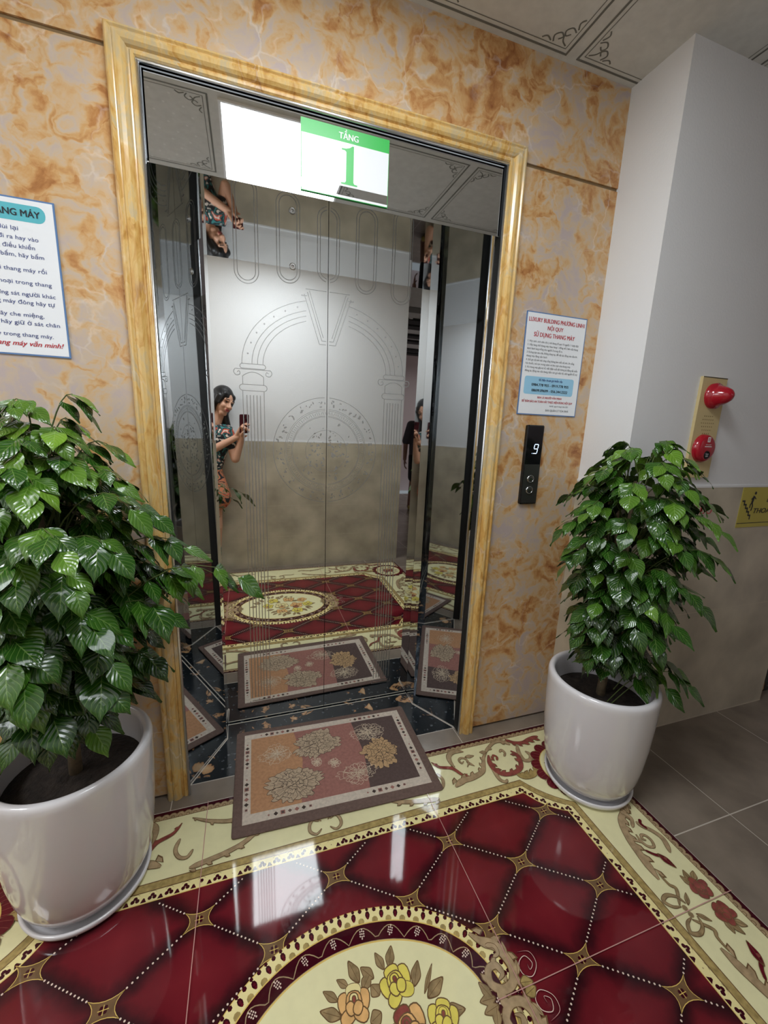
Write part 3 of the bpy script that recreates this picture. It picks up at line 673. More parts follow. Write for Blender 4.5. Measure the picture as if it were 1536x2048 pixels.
# ceiling: moulded panels about 60 cm square
c = MB()
GX = [0.493 + 0.6 * i for i in range(-7, 6)]; GY = [-0.0 - 0.605 * j for j in range(0, 4)]
LX0, LX1, LY0, LY1 = -0.690, -0.090, -1.225, -0.630
def plane_down(x0, y0, x1, y1, m, z=ZC): c.add([(x0, y0, z), (x0, y1, z), (x1, y1, z), (x1, y0, z)], [(0, 1, 2, 3)], m)
for (x0, y0, x1, y1) in ((-3.5, YB, LX0, 0.1), (LX1, YB, 3.5, 0.45), (LX0, LY1, LX1, 0.1), (LX0, YB, LX1, LY0), (XO, YF, 3.5, YB)): plane_down(x0, y0, x1, y1, 'ceiling_panel')
A = Art(c, (0, 0, ZC), (1, 0, 0), (0, 1, 0), (0, 0, -1), 0.0004)
def loop_groove(x0, y0, x1, y1):
    for d, wd in ((0.025, 0.011), (0.042, 0.004)):
        A.stroke([(x0 + d, y0 + d), (x1 - d, y0 + d), (x1 - d, y1 - d), (x0 + d, y1 - d)], wd, 'ceiling_groove', 1, True)
    for (sx, sy, cx, cy) in ((1, 1, x0, y0), (-1, 1, x1, y0), (1, -1, x0, y1), (-1, -1, x1, y1)):
        q = lambda u, v: (cx + sx * (0.05 + u), cy + sy * (0.05 + v))
        for pts in ([(0.0, 0.05), (0.02, 0.06), (0.035, 0.045), (0.025, 0.03), (0.012, 0.04)], [(0.05, 0.0), (0.06, 0.02), (0.045, 0.035), (0.03, 0.025), (0.04, 0.012)], [(0.0, 0.0), (0.02, 0.012), (0.03, 0.03)], [(0.06, 0.0), (0.08, 0.01), (0.095, 0.0)], [(0.0, 0.06), (0.01, 0.08), (0.0, 0.095)]):
            A.stroke(smooth([q(*p) for p in pts], 4), 0.005, 'ceiling_groove', 1)
for i in range(len(GX) - 1):
    for j in range(len(GY) - 1):
        x0, x1, y1, y0 = GX[i], GX[i + 1], GY[j], GY[j + 1]
        if abs((x0 + x1) / 2 + 0.39) < 0.1 and j == 1: continue
        if x0 > XK - 0.2 and j == 0: pass
        loop_groove(x0, y0, x1, y1)
for i in range(6):
    for j in range(9): A.disc((-0.80 - 0.075 * i - 0.03 * (j % 2), -0.68 - 0.06 * j), 0.006, 'ceiling_dots', 1, 6)
c.build('ceiling', kind='structure')
# dark slots between the strip boards of the lobby ceiling
def slot_y(y):
    s = 1.26 / (2.128 - y); zd = 1.4 + 1.793 * s
    return 0.335 - (2.66 - zd) / (s - 0.016)
c = MB()
for y in (-2.86, -3.12, -3.64, -4.00, -4.62, -4.95):
    yy = slot_y(y); c.box(XO + 0.02, yy - 0.10, ZC - 0.030, 3.38, yy + 0.10, ZC - 0.001, 'dark_slat')
c.box(XO + 0.02, -2.72, ZC - 0.006, 3.38, -2.50, ZC - 0.001, 'ceiling_groove')
c.build('ceiling_slots', kind='structure')

# luminaires ----------------------------------------------------------
def led_panel(name_label, x0, y0, x1, y1, m, group=None):
    t = thing('led_panel_light', name_label, 'ceiling light', group=group)
    b = MB()
    b.add([(x0 + 0.012, y0 + 0.012, ZC - 0.004), (x0 + 0.012, y1 - 0.012, ZC - 0.004), (x1 - 0.012, y1 - 0.012, ZC - 0.004), (x1 - 0.012, y0 + 0.012, ZC - 0.004)], [(0, 1, 2, 3)], m)
    b.build('diffuser', t)
    b = MB()
    for (a, bb, cc, d) in ((x0, y0, x1, y0 + 0.012), (x0, y1 - 0.012, x1, y1), (x0, y0 + 0.012, x0 + 0.012, y1 - 0.012), (x1 - 0.012, y0 + 0.012, x1, y1 - 0.012)): b.box(a, bb, ZC - 0.010, cc, d, ZC + 0.01, 'lamp_frame')
    b.build('frame', t)
led_panel('square white ceiling light panel mirrored beside the green floor number sign', LX0, LY0, LX1, LY1, 'led_white')
led_panel('added fill light panel further left along the corridor, unseen in the picture', -3.09, LY0, -2.49, LY1, 'led_side')  # unseen panel added to fill the corridor with more light
t = thing('downlight', 'small round white lamp in the slotted ceiling mirrored above the standing man', 'ceiling light')
b = MB(); b.lathe([(0.0, -0.016), (0.06, -0.016)], (1.36, -3.05, ZC), 'led_side', 24); b.build('lens', t)
b = MB(); b.lathe([(0.06, -0.016), (0.066, -0.018), (0.078, -0.014), (0.08, 0.0)], (1.36, -3.05, ZC), 'lamp_frame', 24); b.build('ring', t)
led_panel('added fill light panel over the side lobby, unseen in the picture', 2.5, -4.4, 3.1, -3.8, 'led_side')  # unseen panel added to brighten the side lobby

# ------------------------------------------------------------------ lift entrance
XI0, XI1, ZT = -0.866, 0.289, 2.327
# moulded marble casing, mitred
prof = [(0.0, 0.0), (0.0, 0.012), (0.004, 0.017), (0.011, 0.018), (0.014, 0.013), (0.018, 0.014), (0.022, 0.021), (0.030, 0.027), (0.040, 0.029), (0.047, 0.027), (0.050, 0.022), (0.053, 0.023), (0.058, 0.027), (0.064, 0.025), (0.069, 0.017), (0.072, 0.006), (0.072, 0.0)]
cs = MB(); vs = []
for (d, h) in prof: vs += [(XI0 - d, -h, 0.0), (XI0 - d, -h, ZT + d * 0.85), (XI1 + d, -h, ZT + d * 0.85), (XI1 + d, -h, 0.0)]
fs = [(4 * i + j, 4 * i + j + 1, 4 * i + j + 5, 4 * i + j + 4) for i in range(len(prof) - 1) for j in range(3)]
cs.add(vs, fs, 'gold_marble'); cs.build('trim_1', kind='structure', label='moulded golden marble casing around the lift opening')
# chrome edge strip
e = MB()
e.tube([(XI0 + 0.004, -0.013, 0.0), (XI0 + 0.004, -0.013, ZT - 0.005)], 0.0048, 'chrome_edge', 16); e.tube([(XI1 - 0.003, -0.013, 0.0), (XI1 - 0.003, -0.013, ZT - 0.005)], 0.004, 'chrome_edge', 16); e.tube([(XI0, -0.013, ZT - 0.006), (XI1, -0.013, ZT - 0.006)], 0.005, 'chrome_edge', 16)
e.box(XI0 - 0.004, -0.011, 0.0, XI0 + 0.001, 0.036, ZT, 'black_gap'); e.box(XI1 - 0.001, -0.011, 0.0, XI1 + 0.004, 0.036, ZT, 'black_gap')
e.box(XI0 + 0.010, 0.0, 2.098, XI0 + 0.014, 0.004, ZT - 0.012, 'black_gap'); e.box(XI1 - 0.014, 0.0, 2.098, XI1 - 0.01, 0.004, ZT - 0.012, 'black_gap'); e.box(XI0 + 0.01, 0.0, ZT - 0.017, XI1 - 0.01, 0.004, ZT - 0.012, 'black_gap')
e.build('trim_2', kind='structure', label='thin chrome strip inside the marble casing')
# transom
ZD = 2.095
e = MB(); e.box(XI0 + 0.010, 0.0, ZD + 0.0005, XI1 - 0.010, 0.004, ZT - 0.014, 'transom_steel')
e.build('trim_3', kind='structure', label='mirror steel panel above the lift doors')
# splayed jambs and soffit
PL = [(-0.8685, 0.034), (-0.741, 0.245), (-0.742, 0.345)]; PR = [(0.2862, 0.034), (0.160, 0.243), (0.162, 0.345)]
for i, (P, s) in enumerate(((PL, -1), (PR, 1))):
    j = MB(); RET = 'return_steel'; out = [(x + s * 0.02, y + 0.004) for x, y in P]
    j.prism([P[0], P[1], out[1], out[0]], 0.001, ZD + 0.03, 'jamb_steel'); j.prism([P[1], P[2], (P[2][0] + s * 0.02, P[2][1]), out[1]], 0.001, ZD + 0.03, 'return_steel')
    j.build('trim_%d' % (4 + i), kind='structure', label='mirror steel splayed jamb on the %s of the lift doors' % ('left' if i == 0 else 'right'))
j = MB(); j.prism([(XI0 + 0.003, -0.001), (XI1 - 0.003, -0.001), (PR[0][0] + 0.01, PR[0][1]), (PR[1][0] + 0.01, PR[1][1]), (0.172, 0.36), (-0.752, 0.36), (PL[1][0] - 0.01, PL[1][1]), (PL[0][0] - 0.01, PL[0][1])], ZD - 0.0005, ZD + 0.0003, 'soffit_steel'); j.build('trim_6', kind='structure', label='mirror steel soffit over the lift doors')
# dark shaft behind the leaves
j = MB(); j.box(-0.80, 0.385, 0, 0.22, 0.40, 2.2, 'black_gap'); j.build('wall_shaft', kind='structure')

# door leaves with etched drawing
TILT = 0.008; YD = 0.335; XM = -0.2865
def dy_at(z): return YD - TILT * (z - 1.0)
def door_leaf(name, xa, xb, label):
    d = MB()
    vs = [(x, dy_at(z) + o, z) for x in (xa, xb) for o in (0.0, 0.03) for z in (0.006, ZD + 0.02)]
    d.add(vs, [(0, 1, 3, 2), (4, 6, 7, 5), (0, 4, 5, 1), (2, 3, 7, 6), (0, 2, 6, 4), (1, 5, 7, 3)], 'mirror_steel')
    o = d.build(name, kind='structure', label=label)
    g = MB(); A = Art(g, (0, dy_at(0), 0), (1, 0, 0), (0, -TILT, 1), (0, -1, 0), 0.0003)
    def clipx(pts, closed=False):
        """keep the runs inside this leaf"""
        runs = []; cur = []
        P = pts + ([pts[0]] if closed else [])
        for p in P:
            if xa + 0.001 <= p[0] <= xb - 0.001: cur.append(p)
            else:
                if len(cur) > 1: runs.append(cur)
                cur = []
        if len(cur) > 1: runs.append(cur)
        return runs
    def S(pts, w=0.0028, closed=False, n=0):
        P = smooth(pts, n, closed) if n else pts
        Q = []                                    # densify straight runs so clipping is exact
        PP = P + ([P[0]] if closed else [])
        for a, b in zip(PP[:-1], PP[1:]):
            m_ = max(1, int(math.hypot(b[0] - a[0], b[1] - a[1]) / 0.006))
            for i in range(m_): Q.append((a[0] + (b[0] - a[0]) * i / m_, a[1] + (b[1] - a[1]) * i / m_))
        Q.append(PP[-1])
        for r in clipx(Q): A.stroke(r, w, 'etched_steel', 1)
    def arc(cx, cz, rx, rz, a0, a1, w=0.0028, n=60): S([(cx + rx * math.cos(a0 + (a1 - a0) * i / n), cz + rz * math.sin(a0 + (a1 - a0) * i / n)) for i in range(n + 1)], w)
    def blob(x, z, r, sx=1, sy=1, rot=0):
        if xa + r < x < xb - r: A.disc((x, z), r, 'etched_steel', 1, 6, sx, sy, rot)
    top = ZD + 0.0
    for k, bz in zip(range(-2, 3), (1.915, 1.937, 1.960, 1.937, 1.915)):
        cx = XM + k * 0.1565
        for hw in (0.044, 0.033):
            b = bz + (0.044 - hw)
            S([(cx - hw, top), (cx - hw, b + hw)] + [(cx - hw * math.cos(PI * i / 16), b + hw - hw * math.sin(PI * i / 16)) for i in range(1, 16)] + [(cx + hw, b + hw), (cx + hw, top)])
    for s in (-1, 1):
        X = lambda x: XM + s * x                       # x measured outward from the middle
        for rx, rz in ((0.340, 0.268), (0.302, 0.232), (0.281, 0.213), (0.260, 0.194)):
            tx = 0.088; n = 40; a1 = math.acos(tx / rx)
            S([(X(rx * math.cos(a1 * i / n)), 1.622 + rz * math.sin(a1 * i / n)) for i in range(n + 1)])
        for i in range(7):
            a = 0.16 + i * 0.17; blob(X(0.321 * math.cos(a)), 1.622 + 0.25 * math.sin(a), 0.0035)
        S([(X(0.096), 1.906), (X(0.034), 1.722), (X(0), 1.722)]); S([(X(0.108), 1.900), (X(0.085), 1.900)], 0.003); S([(X(0.083), 1.914), (X(0.024), 1.736), (X(0), 1.736)]); S([(X(0.075), 1.92), (X(0.018), 1.748)])
        S([(X(0.09), 1.925), (X(0), 1.925)], 0.002)
        # ionic capital and fluted shaft
        c0 = 0.299
        def rr(cx, cz, hw, hh):
            pts = []
            for (qx, qz, a0) in ((hw - hh, 0, -PI / 2), (-(hw - hh), 0, PI / 2)):
                for i in range(9):
                    a = a0 + PI * i / 8; pts.append((X(cx + qx + hh * math.cos(a)), cz + hh * math.sin(a)))
            S(pts, 0.003, True)
        rr(c0, 1.614, 0.049, 0.009); rr(c0, 1.532, 0.053, 0.012)
        S([(X(c0 - 0.068), 1.602), (X(c0 + 0.068), 1.602)], 0.003)
        for q in (-1, 1):
            S([(X(c0 + q * 0.068), 1.602), (X(c0 + q * 0.073), 1.590), (X(c0 + q * 0.064), 1.578), (X(c0 + q * 0.050), 1.582), (X(c0 + q * 0.052), 1.594), (X(c0 + q * 0.060), 1.590)], 0.003, n=4)
            S([(X(c0 + q * 0.040), 1.576), (X(c0 + q * 0.040), 1.544)], 0.003); S([(X(c0 + q * 0.041), 1.520), (X(c0 + q * 0.041), 0.115)], 0.003)
            S([(X(c0 + q * 0.050), 0.100), (X(c0 + q * 0.050), 0.085), (X(c0), 0.085)], 0.003)
        S([(X(c0 - 0.040), 1.576), (X(c0 - 0.02), 1.588), (X(c0), 1.592), (X(c0 + 0.02), 1.588), (X(c0 + 0.040), 1.576)], 0.003, n=4)
        S([(X(c0 - 0.041), 0.100), (X(c0 + 0.041), 0.100)], 0.003)
        for i in range(5): S([(X(c0 - 0.026 + 0.013 * i), 1.503), (X(c0 - 0.026 + 0.013 * i), 0.118)], 0.0036)
    rnd = random.Random(3)
    for r in (0.226, 0.178, 0.172, 0.150, 0.146, 0.09): arc(XM, 1.284, r, r, 0, 2 * PI, 0.0026 if r > 0.2 else 0.0015, 140)
    for i in range(26):
        a = 2 * PI * i / 26
        for q in range(4):
            rr_ = 0.202 + rnd.uniform(-0.014, 0.014); aa = a + rnd.uniform(-0.08, 0.08); blob(XM + rr_ * math.cos(aa), 1.284 + rr_ * math.sin(aa), rnd.uniform(0.003, 0.008), 1, 0.5, rnd.uniform(0, 3))
    for i in range(110):
        a = 2 * PI * i / 110; S([(XM + r * math.cos(a + (r - 0.16) * (2 if i % 3 else -3)), 1.284 + r * math.sin(a)) for r in (0.156, 0.167)], 0.0014)
    for i in range(90):
        a = rnd.uniform(0, 2 * PI); r = rnd.uniform(0.02, 0.138); blob(XM + r * math.cos(a), 1.284 + r * math.sin(a), rnd.uniform(0.003, 0.009), 1, 0.5, rnd.uniform(0, 3))
    g.build('etched_drawing', o, label='frosted line drawing of hanging loops, an arch on fluted columns and a round medallion')
    return o
d1 = door_leaf('door_1', -0.742, XM - 0.0012, 'left mirror steel lift door with etched arch and column')
d2 = door_leaf('door_2', XM + 0.0012, 0.1615, 'right mirror steel lift door with etched arch and column')
k = MB(); k.lathe([(0.0, 0.005), (0.004, 0.005), (0.004, 0.001), (0.008, 0.004), (0.011, 0.004), (0.013, 0.0)], (-0.427, dy_at(2.0) - 0.0005, 1.998), 'chrome_edge', 20, axis='y')
k.build('release_keyhole', d1, label='small round chrome keyhole')
# ------------------------------------------------------------------ signs
def board(x0, z0, x1, z1, y, th, m='paper_white', name='sign', **kw):
    b = MB(); b.box(x0, y - th, z0, x1, y, z1, m); return b
def rrect(u0, v0, u1, v1, r, n=5):
    pts = []
    for (cx, cy, a0) in ((u1 - r, v0 + r, -PI / 2), (u1 - r, v1 - r, 0), (u0 + r, v1 - r, PI / 2), (u0 + r, v0 + r, PI)):
        for i in range(n + 1): a = a0 + PI / 2 * i / n; pts.append((cx + r * math.cos(a), cy + r * math.sin(a)))
    return pts

# floor number sign on the transom
b = board(-0.435, 2.108, -0.153, 2.300, -0.0022, 0.0022, 'sign_green'); A = Art(b, (-0.435, -0.0046, 2.108), (1, 0, 0), (0, 0, 1), (0, -1, 0), 0.0002)
W_, H_ = 0.282, 0.192
A.rect(0.0015, 0.0015, W_ - 0.0015, H_ - 0.038, 'sign_white', 1)
A.rect(0.0015, 0.008, W_ - 0.0015, 0.034, 'transom_steel', 2)
b.build('floor_number_sign', label='white sign with a green top band and a big green numeral one', cat='sign')
fs_ = bpy.data.objects['floor_number_sign']
b = MB(); A = Art(b, (-0.435, -0.0050, 2.108), (1, 0, 0), (0, 0, 1), (0, -1, 0), 0.0002)
A.text('TẦNG', 0.148, H_ - 0.030, 0.024, 'sign_white', 1, 'CENTER', bold=0.014, width=0.062)
b.build('lettering', fs_, label='white word on the green band')
b = MB(); A = Art(b, (-0.435, -0.0050, 2.108), (1, 0, 0), (0, 0, 1), (0, -1, 0), 0.0002)
# bodoni numeral one
one = [(0.125, 0.040), (0.178, 0.040), (0.178, 0.0435), (0.168, 0.0445), (0.165, 0.049), (0.165, 0.148), (0.160, 0.148), (0.152, 0.142), (0.140, 0.138), (0.126, 0.137), (0.126, 0.133), (0.136, 0.133), (0.141, 0.129), (0.141, 0.049), (0.137, 0.0445), (0.125, 0.0435)]
A.poly(one, 'sign_green', 1); b.build('numeral', fs_, label='big green numeral one with serifs')

# notice on the right of the casing
xa, xb_, za, zb = 0.434, 0.730, 1.471, 1.864
b = board(xa, za, xb_, zb, -0.0005, 0.003, 'notice_blue'); A = Art(b, (xa, -0.0036, za), (1, 0, 0), (0, 0, 1), (0, -1, 0), 0.0002)
wn_, hn_ = xb_ - xa, zb - za
A.rect(0.004, 0.004, wn_ - 0.004, hn_ - 0.004, 'paper_white', 1)
A.poly(rrect(0.02, 0.082, wn_ - 0.03, 0.152, 0.01), 'sky_blue', 2)
no = b.build('lift_rules_notice', label='upright white rules notice with red headings above the black call panel', cat='sign')
b = MB(); A = Art(b, (xa, -0.0042, za), (1, 0, 0), (0, 0, 1), (0, -1, 0), 0.0002)
A.text('LUXURY BUILDING PHƯƠNG LINH1', wn_ / 2, hn_ - 0.036, 0.022, 'ink_red', 1, 'CENTER', bold=0.02, width=0.272)
A.text('NỘI QUY', wn_ / 2 - 0.006, hn_ - 0.062, 0.021, 'ink_red', 1, 'CENTER', bold=0.014, width=0.076)
A.text('SỬ DỤNG THANG MÁY', wn_ / 2 - 0.006, hn_ - 0.090, 0.023, 'ink_red', 1, 'CENTER', bold=0.014, width=0.200)
lines = ['1. Học sinh, sinh viên chú ý chỉ thang đi quá 10 người / 1 lượt đợi', '2. Xếp hàng chờ thang máy theo hàng 1, đứng về 2 bên cửa thang', 'dành hành lang trống cho người ở trong đi ra', '3. Không tựa vào cửa, không dùng tay, để vật tác động vào cửa khi',
         'thang máy đang vận hành', '4. Giữ gìn vệ sinh nơi công cộng không làm mất vệ sinh, ăn uống', 'hút thuốc, nói tục trong cabin và khu vực của thang máy', '5. Khi thang máy gặp sự cố, mất điện cuối tất không tự động tắt chốt,', 'đừng tác động vào cửa thang, bấm nút gọi cứu hộ, chờ người hỗ trợ']
wd = [0.250, 0.250, 0.172, 0.250, 0.100, 0.240, 0.222, 0.262, 0.262]
for i, (s, w_) in enumerate(zip(lines, wd)): A.text(s, 0.016, hn_ - 0.112 - i * 0.0140, 0.0105, 'ink_black', 1, width=w_)
A.text('Số điện thoại gọi khẩn cấp', wn_ / 2, 0.136, 0.011, 'ink_navy', 3, 'CENTER', bold=0.02, width=0.118)
A.text('0984.778 955 - 0919.778 955', wn_ / 2, 0.115, 0.0145, 'ink_black', 3, 'CENTER', bold=0.02, width=0.185)
A.text('08699.09699 - 056.344.2222', wn_ / 2, 0.093, 0.0145, 'ink_black', 3, 'CENTER', bold=0.02, width=0.180)
A.text('BẠN LÀ NGƯỜI VĂN MINH', wn_ / 2 + 0.004, 0.067, 0.011, 'ink_red', 1, 'CENTER', bold=0.014, width=0.122)
A.text('ĐỂ ĐẢM BẢO AN TOÀN HÃY THỰC HIỆN ĐÚNG NỘI QUY', wn_ / 2 - 0.004, 0.050, 0.0118, 'ink_red', 1, 'CENTER', bold=0.014, width=0.255)
A.text('Hà Nội, ngày 01 tháng 8 năm 2023', wn_ - 0.045, 0.036, 0.008, 'ink_black', 1, 'RIGHT', width=0.095)
A.text('BAN QUẢN LÝ TÒA NHÀ', wn_ - 0.040, 0.017, 0.0115, 'ink_black', 1, 'RIGHT', width=0.118)
b.build('lettering', no)

# notice on the left, cut by the picture edge
xa, xb_, za, zb = -1.44, -1.088, 1.556, 1.949
b = board(xa, za, xb_, zb, -0.0005, 0.003, 'notice_blue'); A = Art(b, (xb_, -0.0036, za), (1, 0, 0), (0, 0, 1), (0, -1, 0), 0.0002)
hn_ = zb - za
A.rect(-(xb_ - xa) + 0.004, 0.004, -0.004, hn_ - 0.004, 'paper_white', 1)
A.poly(rrect(-0.33, hn_ - 0.056, -0.022, hn_ - 0.016, 0.018), 'teal', 2)
no = b.build('lift_etiquette_notice', label='white etiquette notice with a teal heading pill, cut off by the left picture edge', cat='sign')
b = MB(); A = Art(b, (xb_, -0.0042, za), (1, 0, 0), (0, 0, 1), (0, -1, 0), 0.0002)
A.text('VĂN HÓA ĐI THANG MÁY', -0.034, hn_ - 0.044, 0.023, 'ink_black', 3, 'RIGHT', bold=0.014, width=0.255)
rows = [('Nếu thang máy quá tải, người sau cùng lùi lại', -0.086, 0.069), ('Hãy đứng sang bên nhường cho người đi ra hay vào', -0.044, 0.091), ('Người đứng gần bảng điều khiển', -0.054, 0.112), ('Nếu không với tới nút bấm, hãy bấm', -0.036, 0.133),
        ('Hãy chờ mọi người ra khỏi thang máy rồi', -0.034, 0.168), ('Không nói to hay dùng điện thoại trong thang', -0.026, 0.200), ('Khi có thể, đừng đứng sát người khác', -0.020, 0.229), ('Khi thang máy đông hãy tự', -0.024, 0.250),
        ('Khi ho, hãy che miệng,', -0.052, 0.282), ('Nếu mang túi hay vali, hãy giữ ở sát chân', -0.018, 0.303), ('Không nhảy trong thang máy.', -0.036, 0.334)]
for s, xr, dz in rows: A.text(s, xr, hn_ - dz - 0.010, 0.0145, 'ink_navy', 1, 'RIGHT', bold=0.006, width=len(s) * 0.0074)
A.text('Hãy đi thang máy văn minh!', -0.014, hn_ - 0.368, 0.018, 'ink_red', 1, 'RIGHT', bold=0.015, shear=0.35, width=0.225)
b.build('lettering', no)

# call panel
t = thing('call_panel', 'slim black and grey lift call panel with a lit digit nine and two buttons', 'lift call panel')
x0, x1, z0, z1 = 0.487, 0.572, 1.095, 1.430
def slab(mb, pts, y0, y1, m, bev=0.004):
    n = len(pts); cx = sum(p[0] for p in pts) / n; cz = sum(p[1] for p in pts) / n
    ins = [(p[0] + (cx - p[0]) / abs(cx - p[0] or 1) * min(bev, abs(cx - p[0])), p[1] + (cz - p[1]) / abs(cz - p[1] or 1) * min(bev, abs(cz - p[1]))) for p in pts]
    vs = [(x, y0, z) for x, z in pts] + [(x, y1 + bev * 0.6, z) for x, z in pts] + [(x, y1, z) for x, z in ins]
    mb.add(vs, [(i, (i + 1) % n, n + (i + 1) % n, n + i) for i in range(n)] + [(n + i, n + (i + 1) % n, 2 * n + (i + 1) % n, 2 * n + i) for i in range(n)] + [tuple(range(2 * n, 3 * n))], m)
b = MB(); slab(b, rrect(x0, z0, x1, z1, 0.007), 0.0, -0.014, 'panel_black'); b.build('housing', t)
b = MB(); A = Art(b, (x0, -0.0141, z0), (1, 0, 0), (0, 0, 1), (0, -1, 0), 0.0002); A.rect(0.005, 0.006, 0.081, 0.172, 'panel_grey', 1); b.build('button_plate', t, label='brushed grey lower plate')
b = MB(); A = Art(b, (x0, -0.0143, z0), (1, 0, 0), (0, 0, 1), (0, -1, 0), 0.0002)
def seg(a, c): A.stroke([a, c], 0.0028, 'led_digit', 1)
o = (0.048, 0.218); sh = lambda x, z: (o[0] + x + z * 0.16, o[1] + z)
hw, h1 = 0.0095, 0.019
seg(sh(-hw + .001, 2 * h1), sh(hw - .001, 2 * h1)); seg(sh(-hw, 2 * h1 - .002), sh(-hw, h1 + .002)); seg(sh(hw, 2 * h1 - .002), sh(hw, h1 + .002)); seg(sh(-hw + .001, h1), sh(hw - .001, h1)); seg(sh(hw, h1 - .002), sh(hw, .002)); seg(sh(-hw + .001, 0), sh(hw - .001, 0))
A.disc(sh(-hw - 0.004, 0), 0.0014, 'led_digit', 1, 6)
b.build('digit_display', t, label='glowing white digit nine')
for zz, dirn in ((1.205, 1), (1.157, -1)):
    b = MB(); b.lathe([(0.0, 0.005), (0.011, 0.005), (0.0125, 0.004), (0.013, 0.0), ], (x0 + 0.040, -0.0145, zz), 'panel_grey', 28, axis='y')
    b.lathe([(0.013, 0.0), (0.0132, 0.0055), (0.0155, 0.0055), (0.017, 0.0)], (x0 + 0.040, -0.0145, zz), 'button_steel', 28, axis='y')
    A = Art(b, (x0 + 0.040, -0.0198, zz), (1, 0, 0), (0, 0, dirn), (0, -1, 0), 0.0001); A.poly([(-0.005, -0.003), (0.005, -0.003), (0, 0.005)], 'button_steel', 1)
    b.build('call_button', t)

# fire alarm station on the right wall
t = thing('fire_alarm_station', 'cream metal plate with a red dome lamp above a round red alarm button', 'fire alarm')
yw = -DK
def tr(x, z): return (x, z)
b = MB(); b.box(1.113, yw - 0.012, 1.24, 1.252, yw + 0.002, 1.645, 'cream_metal')
A = Art(b, (0, yw - 0.0121, 0), (1, 0, 0), (0, 0, 1), (0, -1, 0), 0.0002)
for j in range(6):
    for i in range(7 - abs(j - 2)):
        A.disc((1.183 + (i - (6 - abs(j - 2)) / 2) * 0.0115, 1.492 - j * 0.014), 0.0026, 'cream_hole', 1, 7)
A.stroke([(1.113, 1.643), (1.252, 1.643)], 0.003, 'black_gap', 1)
b.build('back_plate', t)
b = MB(); b.lathe([(0.0, 0.075), (0.010, 0.074), (0.022, 0.066), (0.032, 0.05), (0.040, 0.03), (0.044, 0.016), (0.050, 0.014), (0.050, 0.0)], (1.185, yw - 0.012, 1.572), 'alarm_red', 40, axis='y'); b.build('lamp_dome', t, label='glossy red dome lamp')
b = MB(); b.lathe([(0.0, 0.024), (0.040, 0.024), (0.050, 0.020), (0.056, 0.012), (0.058, 0.0)], (1.180, yw - 0.012, 1.362), 'alarm_red', 48, axis='y')
A = Art(b, (1.180, yw - 0.0362, 1.362), (1, 0, 0), (0, 0, 1), (0, -1, 0), 0.0003)
A.rect(-0.010, 0.026, 0.006, 0.046, 'paper_white', 1); A.rect(-0.006, 0.030, 0.003, 0.042, 'alarm_red', 2); A.disc((-0.0015, 0.037), 0.002, 'paper_white', 3, 6); A.rect(-0.003, 0.031, 0.0, 0.036, 'paper_white', 3)
A.rect(-0.020, 0.0065, 0.020, 0.0095, 'paper_white', 1); A.text('FIRE ALARM', 0, 0.014, 0.006, 'paper_white', 1, 'CENTER', width=0.032)
b.build('call_point', t, label='round red alarm button with white marks')
cp = bpy.data.objects['call_point']
b = MB(); b.lathe([(0.0, 0.0), (0.013, 0.0), (0.015, 0.003), (0.017, 0.0)], (1.180, yw - 0.0362, 1.336), 'alarm_black', 24, axis='y')
A = Art(b, (1.180, yw - 0.0368, 1.336), (1, 0, 0), (0, 0, 1), (0, -1, 0), 0.0003); A.text('PRESS', 0, 0.001, 0.007, 'paper_white', 1, 'CENTER', width=0.017); A.text('HERE', 0, -0.007, 0.007, 'paper_white', 1, 'CENTER', width=0.014)
b.build('press_button', cp, label='black centre button')

# emergency stair sign
x0 = 1.512; b = board(x0, 1.005, 1.992, 1.192, yw - 0.002, 0.003, 'sign_gold'); A = Art(b, (x0, yw - 0.0052, 1.005), (1, 0, 0), (0, 0, 1), (0, -1, 0), 0.0002)
A.stroke([(0.0, 0.020), (0.48, 0.020)], 0.003, 'ink_black', 1)
so = b.build('stair_exit_sign', label='olive gold exit sign with a black figure on stairs at the right picture edge', cat='sign')
b = MB(); A = Art(b, (x0, yw - 0.0056, 1.005), (1, 0, 0), (0, 0, 1), (0, -1, 0), 0.0002)
# stair zigzag and climbing figure
zx = [(0.010, 0.125)]
for i in range(5):
    zx += [(zx[-1][0] + 0.014, zx[-1][1])]; zx += [(zx[-1][0], zx[-1][1] - 0.017)]
for a, c in zip(zx[:-1], zx[1:]): A.stroke([(a[0] - 0.003, a[1]), (c[0] + 0.003, c[1])] if a[1] == c[1] else [(a[0], a[1] + 0.003), (c[0], c[1] - 0.003)], 0.007, 'ink_black', 1)
A.disc((0.088, 0.161), 0.0075, 'ink_black', 1, 10)
for pts, wd_ in (([(0.082, 0.148), (0.076, 0.118)], 0.013), ([(0.077, 0.120), (0.066, 0.106), (0.066, 0.092)], 0.007), ([(0.076, 0.120), (0.084, 0.100), (0.078, 0.078)], 0.007), ([(0.084, 0.145), (0.098, 0.132)], 0.005), ([(0.080, 0.143), (0.066, 0.132)], 0.005)): A.stroke(pts, wd_, 'ink_black', 2)
A.text('LỐI', 0.178, 0.118, 0.034, 'ink_black', 1, bold=0.012, shear=0.2, width=0.055)
A.text('THOÁT HIỂM', 0.098, 0.066, 0.034, 'ink_black', 1, bold=0.012, shear=0.2, width=0.255)
b.build('lettering', so)
